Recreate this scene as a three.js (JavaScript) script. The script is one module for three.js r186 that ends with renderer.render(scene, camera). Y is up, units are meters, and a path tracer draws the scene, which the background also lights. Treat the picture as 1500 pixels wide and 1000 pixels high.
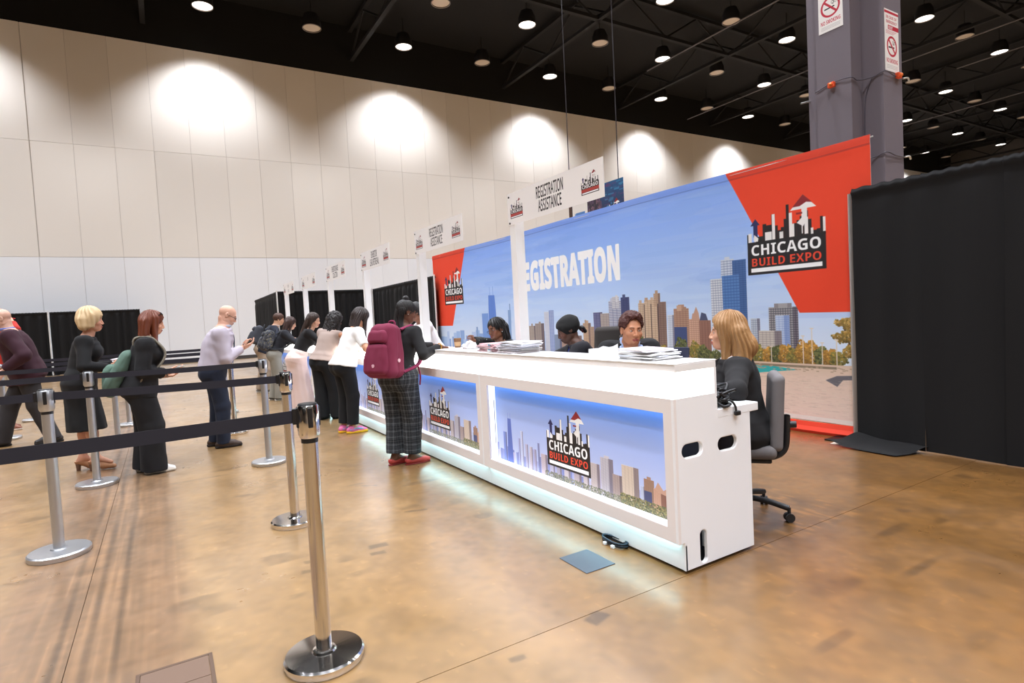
import * as THREE from 'three';
import { mergeGeometries, toCreasedNormals } from 'three/addons/utils/BufferGeometryUtils.js';
import { RoundedBoxGeometry } from 'three/addons/geometries/RoundedBoxGeometry.js';
import { ImprovedNoise } from 'three/addons/math/ImprovedNoise.js';
import { RectAreaLightUniformsLib } from 'three/addons/lights/RectAreaLightUniformsLib.js';

// ---------------------------------------------------------------- camera, light levels, exposure
const scene = new THREE.Scene();
const EYE = 1.40, YAW = 31.05, PITCH = -2.65, ROLL = -3.04, FOCAL = 848;
const camera = new THREE.PerspectiveCamera(2 * Math.atan(500 / FOCAL) * 180 / Math.PI, 1.5, 0.05, 400);
{
  const rad = Math.PI / 180, y = YAW * rad, p = PITCH * rad, q = ROLL * rad;
  const f = new THREE.Vector3(Math.sin(y) * Math.cos(p), Math.sin(p), -Math.cos(y) * Math.cos(p));
  const r0 = new THREE.Vector3(Math.cos(y), 0, Math.sin(y)), u0 = new THREE.Vector3().crossVectors(r0, f);
  const r = r0.clone().multiplyScalar(Math.cos(q)).addScaledVector(u0, Math.sin(q));
  const u = u0.clone().multiplyScalar(Math.cos(q)).addScaledVector(r0, -Math.sin(q));
  camera.position.set(0, EYE, 0);
  camera.quaternion.setFromRotationMatrix(new THREE.Matrix4().makeBasis(r, u, f.clone().negate()));
  scene.add(camera); camera.updateProjectionMatrix(); camera.updateMatrixWorld(true);
}
scene.background = new THREE.Color(0x000000);
const renderer = new THREE.WebGLRenderer({ antialias: true });
renderer.toneMapping = THREE.LinearToneMapping;
renderer.toneMappingExposure = 1.0;
renderer.shadowMap.enabled = true;
RectAreaLightUniformsLib.init();
const DOWNLIGHT = 320;           // candela of each hall downlight
const DOWNLIGHT_GLOW = 5;       // glow of its diffuser
const BAND_GLOW = 3.6;         // the lit acrylic band of the counter
const BAND_LIGHT = 1.2;
const LED_LIGHT = 9;           // strips under the counter lip and in the picture boxes

// ---------------------------------------------------------------- helpers
const used = {};
function numbered(n) { used[n] = (used[n] ?? -1) + 1; return used[n] ? n + '_' + String(used[n]).padStart(3, '0') : n; }
function tag(o, label, category, group) { if (label) o.userData.label = label; if (category) o.userData.category = category; if (group) o.userData.group = group; return o; }
function thing(name, label, category, group, pos = [0, 0, 0], turn = 0) {
  const g = new THREE.Group(); g.name = numbered(name); g.position.set(...pos); g.rotation.y = turn; scene.add(g);
  return tag(g, label, category, group);
}
function part(name, geo, mat, parent) {
  const m = new THREE.Mesh(geo, mat); m.name = numbered(name); m.castShadow = m.receiveShadow = true; (parent ?? scene).add(m); return m;
}
function struct(name, geo, mat) { const m = part(name, geo, mat); m.userData.kind = 'structure'; return m; }
function copyOf(o) { const c = o.clone(); c.traverse((x) => { x.name = numbered(x.name.replace(/_\d{3}$/, '')); }); scene.add(c); return c; }
const V = (x = 0, y = 0, z = 0) => new THREE.Vector3(x, y, z);
const rgb = (h) => new THREE.Color(h);
const clamp = (x, a, b) => x < a ? a : x > b ? b : x, lerp = (a, b, t) => a + (b - a) * t;
const smooth = (a, b, x) => { const t = clamp((x - a) / (b - a), 0, 1); return t * t * (3 - 2 * t); };
function rng(seed) { let s = seed >>> 0; return () => { s = (s + 0x6d2b79f5) | 0; let t = Math.imul(s ^ (s >>> 15), 1 | s); t = (t + Math.imul(t ^ (t >>> 7), 61 | t)) ^ t; return ((t ^ (t >>> 14)) >>> 0) / 4294967296; }; }
const M = (color, roughness = 0.6, more = {}) => new THREE.MeshStandardMaterial({ color, roughness, ...more });
const glow = (color, k, base = color) => new THREE.MeshStandardMaterial({ color: base, roughness: 0.5, emissive: color, emissiveIntensity: k });
const at = (g, x, y, z) => { g.translate(x, y, z); return g; };
const box = (x0, x1, y0, y1, z0, z1) => at(new THREE.BoxGeometry(x1 - x0, y1 - y0, z1 - z0), (x0 + x1) / 2, (y0 + y1) / 2, (z0 + z1) / 2);
const rbox = (x0, x1, y0, y1, z0, z1, r = 0.004, s = 2) => at(new RoundedBoxGeometry(x1 - x0, y1 - y0, z1 - z0, s, r), (x0 + x1) / 2, (y0 + y1) / 2, (z0 + z1) / 2);
const cyl = (r0, r1, h, n = 24) => new THREE.CylinderGeometry(r0, r1, h, n);
function lathe(pts, n = 40) { return toCreasedNormals(new THREE.LatheGeometry(pts.map(([x, y]) => new THREE.Vector2(x, y)), n), 0.7); }
function tube(pts, r, n = 24, k = 8, closed = false) { return new THREE.TubeGeometry(new THREE.CatmullRomCurve3(pts, closed, 'centripetal'), n, r, k, closed); }
function rod(a, b, r, k = 10) {
  const d = b.clone().sub(a), g = new THREE.CylinderGeometry(r, r, d.length(), k);
  g.applyQuaternion(new THREE.Quaternion().setFromUnitVectors(V(0, 1, 0), d.normalize())); return g.translate((a.x + b.x) / 2, (a.y + b.y) / 2, (a.z + b.z) / 2);
}
function merge(list) { return mergeGeometries(list.map((g) => { const h = g.index ? g.toNonIndexed() : g; for (const k of Object.keys(h.attributes)) if (!['position', 'normal', 'uv'].includes(k)) h.deleteAttribute(k); return h; })); }
function canvasTex(w, h, draw) {
  const c = document.createElement('canvas'); c.width = w; c.height = h; draw(c.getContext('2d'), w, h);
  const t = new THREE.CanvasTexture(c); t.colorSpace = THREE.SRGBColorSpace; t.anisotropy = 8; return t;
}
const noise3 = new ImprovedNoise();
const N3 = (x, y, z) => noise3.noise(x + 100.37, y + 50.73, z + 70.11);

// value noise on a wrapped lattice, for floor and wall textures
function lattice(seed, n) { const r = rng(seed), a = new Float32Array(n * n); for (let i = 0; i < a.length; i++) a[i] = r(); return { a, n }; }
function vnoise(L, x, y) {
  const n = L.n, xi = Math.floor(x), yi = Math.floor(y); let fx = x - xi, fy = y - yi; fx = fx * fx * (3 - 2 * fx); fy = fy * fy * (3 - 2 * fy);
  const x0 = ((xi % n) + n) % n, y0 = ((yi % n) + n) % n, x1 = (x0 + 1) % n, y1 = (y0 + 1) % n, a = L.a;
  return (a[y0 * n + x0] * (1 - fx) + a[y0 * n + x1] * fx) * (1 - fy) + (a[y1 * n + x0] * (1 - fx) + a[y1 * n + x1] * fx) * fy;
}

// ---------------------------------------------------------------- shared materials
const white = M(0xf8f6f4, 0.42), whiteSatin = M(0xfbfbfd, 0.35), pinkWhite = M(0xf6efec, 0.45), blackMetal = M(0x1a1a1c, 0.45, { metalness: 0.6 });
const chrome = M(0xd8d4d0, 0.13, { metalness: 1 }), satinSteel = M(0xbfc0c3, 0.32, { metalness: 0.85 }), blackPlastic = M(0x17171a, 0.42), beltMat = M(0x23222d, 0.78);
const darkGap = M(0x0c0c0d, 0.8), aluminium = M(0xc9c7c4, 0.35, { metalness: 0.8 });
// ---------------------------------------------------------------- the hall
const WALL_Z = -30, HX0 = -42, HX1 = 76, HZ1 = 24, DECK = 16.6, LAMP_Y = 15.2;

// concrete floor: one large unique texture near the counter, a repeating one beyond
const NEAR = { x0: -9.59, z0: -20.37, w: 18.28, h: 20.42 };
function concrete(W, H, metresW, metresH, near) {
  const d = new Uint8Array(W * H * 4), A = lattice(11, 64), B = lattice(12, 128), C = lattice(13, 256), D = lattice(14, 512);
  const sw = metresW / W, sh = metresH / H, wrap = near ? 1 : 0;
  for (let j = 0; j < H; j++) for (let i = 0; i < W; i++) {
    const x = near ? NEAR.x0 + i * sw : i * sw, z = near ? NEAR.z0 + j * sh : j * sh;
    const u = near ? x : i / W * 64, v = near ? z : j / H * 64, k = near ? 1 : 1;
    const n1 = vnoise(A, u * 0.45 * (near ? 1 : 64 / 64 / 0.45 * 0.25), v * 0.45 * (near ? 1 : 0.25 / 0.45)), n2 = vnoise(B, u * 1.7 * (near ? 1 : 2 / 1.7), v * 1.1 * (near ? 1 : 2 / 1.1)), n3 = vnoise(C, u * 6 * (near ? 1 : 4 / 6), v * 5 * (near ? 1 : 4 / 5)), n4 = vnoise(D, u * 23 * (near ? 1 : 8 / 23), v * 21 * (near ? 1 : 8 / 21));
    let t = 0.84 + 0.08 * (n1 - 0.5) + 0.09 * (n2 - 0.5) + 0.10 * (n3 - 0.5) + 0.09 * (n4 - 0.5);
    let r = 166, g = 129, b = 82;
    // cooler, greyer cloud patches
    const grey = smooth(0.52, 0.8, n2 * 0.6 + n1 * 0.4) * 0.45; r = lerp(r, 164, grey); g = lerp(g, 136, grey); b = lerp(b, 104, grey);
    // thin dark blotches and scuffs
    const sc = smooth(0.74, 0.9, vnoise(C, u * 2.2 + 31, v * 9 + 7)) * smooth(0.5, 0.8, n3); t -= 0.14 * sc;
    t += 0.10 * smooth(0.86, 0.95, vnoise(D, u * 31 + 5, v * 27 + 3)) * n3;
    if (near) {
      // the worn strip along the old trench: brown, streaked lengthwise
      const wob = 0.05 * (vnoise(B, 7, z * 0.9) - 0.5), s0 = Math.abs(x + 0.42 + wob);
      const strip = smooth(0.52, 0.30, s0), streak = vnoise(C, x * 26, z * 1.3), streak2 = vnoise(D, x * 60, z * 2.2);
      r = lerp(r, 150, strip * 0.75); g = lerp(g, 114, strip * 0.75); b = lerp(b, 84, strip * 0.75);
      t += strip * (0.08 * (streak - 0.5) + 0.10 * (streak2 - 0.5) - 0.04);
      for (const gx of [-0.52, -0.40, -0.29]) { const gd = Math.abs(x - gx + wob * 0.6); t -= 0.20 * smooth(0.022, 0.004, gd) * (0.4 + 0.6 * vnoise(C, 3, z * 2 + gx * 9)); t += 0.09 * smooth(0.02, 0.0, Math.abs(gd - 0.035)) * smooth(0.45, 0.75, streak2); }
      // scuffed mat patch behind the counter end
      const mp = smooth(0.08, 0.0, Math.max(Math.abs(x - 3.25) - 0.55, Math.abs(z + 2.45) - 0.38)); if (mp > 0) { t -= 0.14 * mp * n3; r = lerp(r, 190, 0.4 * mp); g = lerp(g, 150, 0.4 * mp); b = lerp(b, 130, 0.4 * mp); t += 0.18 * mp * smooth(0.55, 0.9, vnoise(D, x * 40, z * 12)); }
      // warmer and more worn towards the drape
      const warm = smooth(0.8, 3.2, x) * smooth(-6, -2.6, z); t -= 0.20 * warm; b = lerp(b, 56, warm); r = lerp(r, 174, warm); g = lerp(g, 119, warm);
      // dark tape remnants
      for (const [tx, tz, a, w2, h2] of [[0.62, -3.42, 0.2, 0.035, 0.02], [0.66, -3.55, 0.1, 0.035, 0.02], [1.02, -3.42, 0.1, 0.04, 0.02], [1.06, -3.53, 0.1, 0.05, 0.025], [1.6, -2.05, -0.3, 0.05, 0.03], [1.14, -2.0, 0.2, 0.03, 0.012], [1.5, -4.0, 0.4, 0.08, 0.012], [1.02, -5.3, 0.2, 0.1, 0.01], [1.4, -4.9, 0.6, 0.09, 0.01], [1.0, -1.82, 0.1, 0.05, 0.015], [0.3, -9.6, 0, 0.2, 0.12]]) {
        const dx = (x - tx) * Math.cos(a) + (z - tz) * Math.sin(a), dz = -(x - tx) * Math.sin(a) + (z - tz) * Math.cos(a);
        t -= 0.20 * smooth(0.012, -0.004, Math.max(Math.abs(dx) - w2, Math.abs(dz) - h2) + 0.012 * (n4 - 0.5));
      }
    }
    const o = (j * W + i) * 4; d[o] = clamp(r * t, 0, 255); d[o + 1] = clamp(g * t, 0, 255); d[o + 2] = clamp(b * t, 0, 255); d[o + 3] = 255;
  }
  const tex = new THREE.DataTexture(d, W, H, THREE.RGBAFormat); tex.colorSpace = THREE.SRGBColorSpace; tex.magFilter = THREE.LinearFilter; tex.minFilter = THREE.LinearMipmapLinearFilter; tex.generateMipmaps = true;
  tex.wrapS = tex.wrapT = near ? THREE.ClampToEdgeWrapping : THREE.RepeatWrapping; tex.needsUpdate = true; return tex;
}
function roughTex() {
  const W = 1024, d = new Uint8Array(W * W * 4), A = lattice(21, 8), B = lattice(22, 32), C = lattice(23, 128);
  for (let j = 0; j < W; j++) for (let i = 0; i < W; i++) {
    const u = i / W, v = j / W, n = 0.5 * vnoise(A, u * 8, v * 8) + 0.3 * vnoise(B, u * 32, v * 32) + 0.2 * vnoise(C, u * 128, v * 128);
    const k = clamp(255 * (0.27 + 0.34 * (n - 0.3)), 0, 255), o = (j * W + i) * 4; d[o] = d[o + 1] = d[o + 2] = k; d[o + 3] = 255;
  }
  const t = new THREE.DataTexture(d, W, W, THREE.RGBAFormat); t.magFilter = THREE.LinearFilter; t.wrapS = t.wrapT = THREE.RepeatWrapping; t.needsUpdate = true; return t;
}
const rough = roughTex(), farTex = concrete(1024, 1024, 9.14, 9.14, false), nearTex = concrete(1838, 2048, NEAR.w, NEAR.h, true);
const nearRough = rough.clone(); nearRough.repeat.set(3.6, 4); nearRough.needsUpdate = true;
const floorFar = new THREE.MeshPhysicalMaterial({ map: farTex, roughnessMap: rough, roughness: 1.2, clearcoat: 0.9, clearcoatRoughness: 0.26 }), floorNear = new THREE.MeshPhysicalMaterial({ map: nearTex, roughnessMap: nearRough, roughness: 1.2, clearcoat: 0.9, clearcoatRoughness: 0.26 });
const floor = struct('floor', box(HX0, HX1, -0.4, -0.012, WALL_Z - 0.4, HZ1), M(0x5a4a3c, 0.9));
{
  const X = [], Z = []; for (let k = -5; k <= 9; k++) X.push(clamp(-0.45 + 9.14 * k, HX0, HX1)); for (let k = 4; k >= -3; k--) Z.push(clamp(-2.09 - 9.14 * k, WALL_Z, HZ1));
  const xs = [...new Set(X)], zs = [...new Set([WALL_Z, ...Z, 0.05, HZ1])].sort((a, b) => a - b);
  for (let i = 0; i + 1 < xs.length; i++) for (let j = 0; j + 1 < zs.length; j++) {
    const x0 = xs[i], x1 = xs[i + 1], z0 = zs[j], z1 = zs[j + 1], isNear = x0 >= NEAR.x0 - 0.02 && x1 <= NEAR.x0 + NEAR.w + 0.02 && z0 >= NEAR.z0 - 0.02 && z1 <= NEAR.z0 + NEAR.h + 0.02;
    const gx = 0.0015, g0 = z0 === 0.05 ? 0 : 0.0018, g1 = z1 === 0.05 ? 0 : 0.0018;
    const g = box(x0 + gx, x1 - gx, -0.012, 0, z0 + g0, z1 - g1), p = g.attributes.position, uv = g.attributes.uv;
    for (let k = 0; k < p.count; k++) isNear ? uv.setXY(k, (p.getX(k) - NEAR.x0) / NEAR.w, (p.getZ(k) - NEAR.z0) / NEAR.h) : uv.setXY(k, p.getX(k) / 9.14, p.getZ(k) / 9.14);
    part('slab', g, isNear ? floorNear : floorFar, floor);
  }
}

// far wall: tall precast panels in three tiers
const wallWarm = [0xefe8df, 0xece5dc, 0xf1eae1].map((c) => M(c, 0.75)), wallCool = [0xf4f5f8, 0xf1f2f6, 0xf6f7fa].map((c) => M(c, 0.7)), wallBack = M(0xcac3bc, 0.9);
const wall = struct('wall_back', box(HX0 - 0.4, HX1 + 0.4, -0.4, 14.05, WALL_Z - 0.45, WALL_Z - 0.035), wallBack);
{
  const r = rng(5), tiers = [[0.16, 4.74], [4.755, 9.4], [9.41, 14.05]];
  const xs = [HX0]; for (let x = -4.04 - 1.43 * 3; x < 36; x += 1.43) xs.push(x); for (let x = xs[xs.length - 1] + 4.3; x < HX1; x += 4.3) xs.push(x); xs.push(HX1);
  for (let i = 0; i + 1 < xs.length; i++) for (let k = 0; k < 3; k++) {
    const gap = Math.abs(xs[i] + 4.04) < 0.01 && k ? 0.03 : 0.005;
    part('wall_panel', box(xs[i] + gap, xs[i + 1] - 0.005, tiers[k][0], tiers[k][1], WALL_Z - 0.035, WALL_Z + 0.004 * r()), (k ? wallWarm : wallCool)[Math.floor(r() * 3)], wall);
  }
  part('wall_base', box(HX0, HX1, 0, 0.15, WALL_Z - 0.035, WALL_Z + 0.012), M(0x4a4643, 0.7), wall);
}
const blackPaint = M(0x080709, 0.92), sideWall = M(0xd8d0c8, 0.8);
struct('wall_upper', box(HX0 - 0.4, HX1 + 0.4, 14.05, DECK + 0.4, WALL_Z - 0.45, WALL_Z - 0.02), blackPaint);
struct('wall_left', box(HX0 - 0.4, HX0, -0.4, DECK + 0.4, WALL_Z - 0.45, HZ1 + 0.4), sideWall);
struct('wall_right', box(HX1, HX1 + 0.4, -0.4, DECK + 0.4, WALL_Z - 0.45, HZ1 + 0.4), M(0x5b5754, 0.85));
struct('wall_front', box(HX0, HX1, -0.4, DECK + 0.4, HZ1, HZ1 + 0.4), sideWall);
const ceiling = struct('ceiling', box(HX0 - 0.4, HX1 + 0.4, DECK, DECK + 0.4, WALL_Z - 0.45, HZ1 + 0.4), blackPaint);
{
  const beamM = M(0x100f12, 0.85), pipeM = M(0x6f6a6e, 0.5);
  const truss = (horizontal, c, a, b) => {                       // top and bottom chord with a web between
    const L = [], y0 = 14.85, y1 = 16.3, seg = Math.round((b - a) / 2.3), P = (s, y) => horizontal ? V(s, y, c) : V(c, y, s);
    L.push(horizontal ? box(a, b, y0, y0 + 0.16, c - 0.1, c + 0.1) : box(c - 0.1, c + 0.1, y0, y0 + 0.16, a, b), horizontal ? box(a, b, y1, y1 + 0.16, c - 0.1, c + 0.1) : box(c - 0.1, c + 0.1, y1, y1 + 0.16, a, b));
    for (let i = 0; i < seg; i++) { const s0 = lerp(a, b, i / seg), s1 = lerp(a, b, (i + 1) / seg), up = i % 2; L.push(rod(P(s0, up ? y1 + 0.05 : y0 + 0.1), P(s1, up ? y0 + 0.1 : y1 + 0.05), 0.05, 6)); }
    part('ceiling_truss', merge(L), beamM, ceiling);
  };
  for (let k = -3; k <= 6; k++) truss(false, 18.4 + 9.1 * k, WALL_Z, HZ1);
  for (let k = 0; k <= 4; k++) truss(true, -21.2 + 9.1 * k, HX0, HX1);
  for (const [x, z0, z1] of [[24.2, -24, -7], [37.2, -22, -8.5], [41.5, -16, -9], [33, -29, -17], [51, -29, -12]]) part('ceiling_pipe', rod(V(x, 14.6, z0), V(x, 14.6, z1), 0.035, 8), pipeM, ceiling);
}

// downlights on their staggered grid
{
  const can = M(0x1b191c, 0.6), rim = M(0x8d8580, 0.4, { metalness: 0.5 }), dull = M(0xd8cdc0, 0.5), lit = glow(0xfffaf2, DOWNLIGHT_GLOW);
  const body = lathe([[0.02, 0.62], [0.3, 0.62], [0.42, 0.3], [0.42, 0.0], [0.40, 0.0], [0.40, 0.28], [0.02, 0.5]], 28), ringG = new THREE.TorusGeometry(0.41, 0.02, 8, 32).rotateX(Math.PI / 2), disc = lathe([[0, 0.035], [0.39, 0.05], [0.39, 0.03], [0, 0.015]], 28), stem = cyl(0.02, 0.02, 0.8, 8).translate(0, 1.0, 0);
  const inFrame = (p) => { const q = p.clone().project(camera); return q.z < 1 && Math.abs(q.x) < 1.05 && q.y < 1.06 && q.y > -1; };
  const first = {}, made = [];
  for (let j = 0; j <= 9; j++) for (let i = -4; i <= 15; i++) {
    const x = 2.43 + 4.51 * i, z = -28.1 + 4.55 * j, on = ((i + j) & 1) === 0, p = V(x, LAMP_Y, z), seen = inFrame(p);
    if (!seen && !(on && x > -18 && x < 34 && z < 15)) continue;
    let g = first[on];
    if (g) { g = g.clone(); g.traverse((o) => { o.name = numbered(o.name.replace(/_\d{3}$/, '')); }); const l = g.children.find((o) => o.isLight); if (l) l.target = g.children.find((o) => /^aim/.test(o.name)); scene.add(g); }
    else {
      g = first[on] = thing('ceiling_downlight', '', 'ceiling light');
      part('housing', body, can, g); part('rim', ringG, rim, g); part('diffuser', disc, on ? lit : dull, g); part('stem', stem, can, g);
      if (on) {
        const s = new THREE.SpotLight(0xf3f7ff, DOWNLIGHT, 0, 55 * Math.PI / 180, 0.45, 2); s.name = 'lamp'; s.position.set(0, -0.02, 0); s.target.position.set(0, -5, 0); s.castShadow = true; s.shadow.radius = 16; g.add(s, s.target); s.target.name = 'aim';
      }
    }
    g.position.copy(p);
    made.push([g, on, j, i, seen]);
  }
  const row = ['nearest the white wall', 'second from the white wall', 'third from the white wall', 'fourth from the white wall', 'fifth from the white wall', 'sixth from the white wall', 'seventh from the white wall'], nth = ['first', 'second', 'third', 'fourth', 'fifth', 'sixth', 'seventh', 'eighth', 'ninth', 'tenth', 'eleventh', 'twelfth'];
  for (const on of [true, false]) for (let j = 0; j <= 9; j++) {
    const all = made.filter((m) => m[1] === on && m[2] === j).sort((a, b) => a[3] - b[3]); let k = 0;
    for (const m of all) tag(m[0], m[4] ? `round ${on ? 'lit white' : 'unlit grey'} downlight, ${nth[k++]} from left in the row ${row[j] ?? 'far out'}` : 'lit round downlight of the hall, outside the view', 'ceiling light', (m[4] ? (on ? 'lit' : 'unlit') + ' downlights under the black ceiling' : 'lit downlights outside the view'));
  }
}
// ---------------------------------------------------------------- printed artwork
function condensed(c, text, x, y, w, h, color, weight = 'bold', stroke = 0) {      // capitals h high, stretched to width w, bottom-left at x, y
  c.save(); c.font = weight + ' 100px sans-serif'; c.fillStyle = color; const m = c.measureText(text).width; c.translate(x, y); c.scale(w / m, h / 71.4); c.textBaseline = 'alphabetic'; c.textAlign = 'left'; c.fillText(text, 0, 0); if (stroke) { c.strokeStyle = color; c.lineWidth = stroke; c.lineJoin = 'round'; c.strokeText(text, 0, 0); } c.restore();
}
// the show logo: black block with two lines of lettering under a skyline with arrows; x, y = lower left corner, w = width
function logo(c, x, y, w, plain) {
  const R = (a, b, a2, b2, f) => { c.fillStyle = f; c.fillRect(x + a * w, y - b2 * w, (a2 - a) * w, (b2 - b) * w); }, K = '#231f20', Wt = '#f3efec', red = '#e8492f', mar = '#8c2428', navy = '#2a2c5c';
  const poly = (pts, f) => { c.fillStyle = f; c.beginPath(); pts.forEach(([a, b], i) => c[i ? 'lineTo' : 'moveTo'](x + a * w, y - b * w)); c.closePath(); c.fill(); };
  R(0, 0, 1, 0.40, K);
  for (const [a, b, h] of [[0, 0.06, 0.50], [0.12, 0.22, 0.46], [0.22, 0.27, 0.60], [0.27, 0.34, 0.58], [0.34, 0.385, 0.70], [0.385, 0.42, 0.56], [0.42, 0.46, 0.50], [0.46, 0.50, 0.53], [0.5, 0.53, 0.62], [0.53, 0.565, 0.78], [0.565, 0.6, 0.60], [0.62, 0.66, 0.55], [0.66, 0.70, 0.58], [0.70, 0.74, 0.62], [0.74, 0.80, 0.67], [0.80, 0.84, 0.57], [0.84, 0.9, 0.44], [0.90, 0.94, 0.45], [0.94, 0.97, 0.58], [0.97, 1, 0.44]]) R(a, 0.38, b, h, K);
  for (const [a, b, lo, h] of [[0.015, 0.065, 0.40, 0.51], [0.10, 0.13, 0.40, 0.48], [0.25, 0.34, 0.40, 0.50], [0.345, 0.385, 0.40, 0.70], [0.44, 0.49, 0.40, 0.48], [0.565, 0.605, 0.40, 0.68], [0.60, 0.63, 0.40, 0.55], [0.755, 0.80, 0.41, 0.60], [0.83, 0.86, 0.40, 0.47], [0.97, 1.0, 0.41, 0.57], [0.72, 0.735, 0.42, 0.60]]) R(a, lo, b, h, Wt);
  poly([[0.09, 0.46], [0.15, 0.46], [0.15, 0.60], [0.18, 0.60], [0.12, 0.68], [0.05, 0.60], [0.09, 0.60]], navy);
  poly([[0.09, 0.42], [0.15, 0.40], [0.16, 0.44], [0.10, 0.49]], Wt);
  poly([[0.66, 0.55], [0.72, 0.60], [0.72, 0.70], [0.58, 0.70], [0.74, 0.86], [0.90, 0.70], [0.79, 0.70], [0.79, 0.58], [0.74, 0.50]], Wt);
  poly([[0.61, 0.735], [0.74, 0.86], [0.85, 0.755], [0.78, 0.77], [0.70, 0.735]], mar); R(0.655, 0.645, 0.73, 0.665, mar);
  condensed(c, 'CHICAGO', x + 0.045 * w, y - 0.235 * w, 0.91 * w, 0.135 * w, '#ffffff');
  condensed(c, 'BUILD EXPO', x + 0.045 * w, y - 0.105 * w, 0.91 * w, 0.098 * w, red);
  R(0.045, 0.03, 0.955, 0.08, '#ffffff');
  if (plain) R(0, 0.092, 1, 0.215, '#b5433c');
}
// towers with window grids, trees, sky, from lists in metres on the printed sheet
function tower(c, X, Y, z0, z1, y0, y1, face, line, o = {}) {
  const x0 = X(z0), x1 = X(z1), yt = Y(y1), yb = Y(y0), side = o.side ?? 0.3;
  c.fillStyle = face; c.fillRect(x0, yt, x1 - x0, yb - yt);
  if (o.crown) { c.fillStyle = face; const cw = (x1 - x0) * 0.4; c.fillRect(x0 + (x1 - x0 - cw) / 2, yt - o.crown * (Y(0) - Y(1)), cw, o.crown * (Y(0) - Y(1)) + 1); }
  c.fillStyle = line; const step = o.step ?? 5, cols = o.cols ?? 5;
  c.globalAlpha = o.alpha ?? 0.45;
  if (!o.noRows) for (let y = yt + 3; y < yb; y += step) c.fillRect(x0, y, x1 - x0, step * 0.42);
  for (let k = 1; k < cols; k++) c.fillRect(x0 + (x1 - x0) * k / cols - 0.8, yt + 2, 1.8, yb - yt);
  c.globalAlpha = 1;
  if (side) { c.fillStyle = o.shade ?? 'rgba(60,50,70,0.45)'; c.fillRect(x1 - (x1 - x0) * side, yt, (x1 - x0) * side, yb - yt); }
}
function bushes(c, X, Y, z0, z1, y0, y1, cols, seed, n, size) {
  n = Math.round(n * 6); size *= 0.42; const r = rng(seed), dark = (h, k) => { const q = rgb(h); return `rgb(${[q.r, q.g, q.b].map((v) => Math.round(255 * Math.pow(v, 1 / 2.2) * k)).join()})`; }; cols = [0.72, 0.86, 1, 1.1].flatMap((k) => cols.map((h) => dark(h, k)));
  for (let i = 0; i < n; i++) { const t = r(), z = lerp(z0, z1, r()), y = lerp(y1, y0, t), s = size * (0.5 + r()); c.fillStyle = cols[Math.floor(r() * cols.length)]; c.beginPath(); c.ellipse(X(z), Y(y), s, s * 0.75, 0, 0, 7); c.fill(); }
}
const BAN = { z0: -13.22, z1: -2.93, y0: 0.12, y1: 2.92 };
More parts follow.
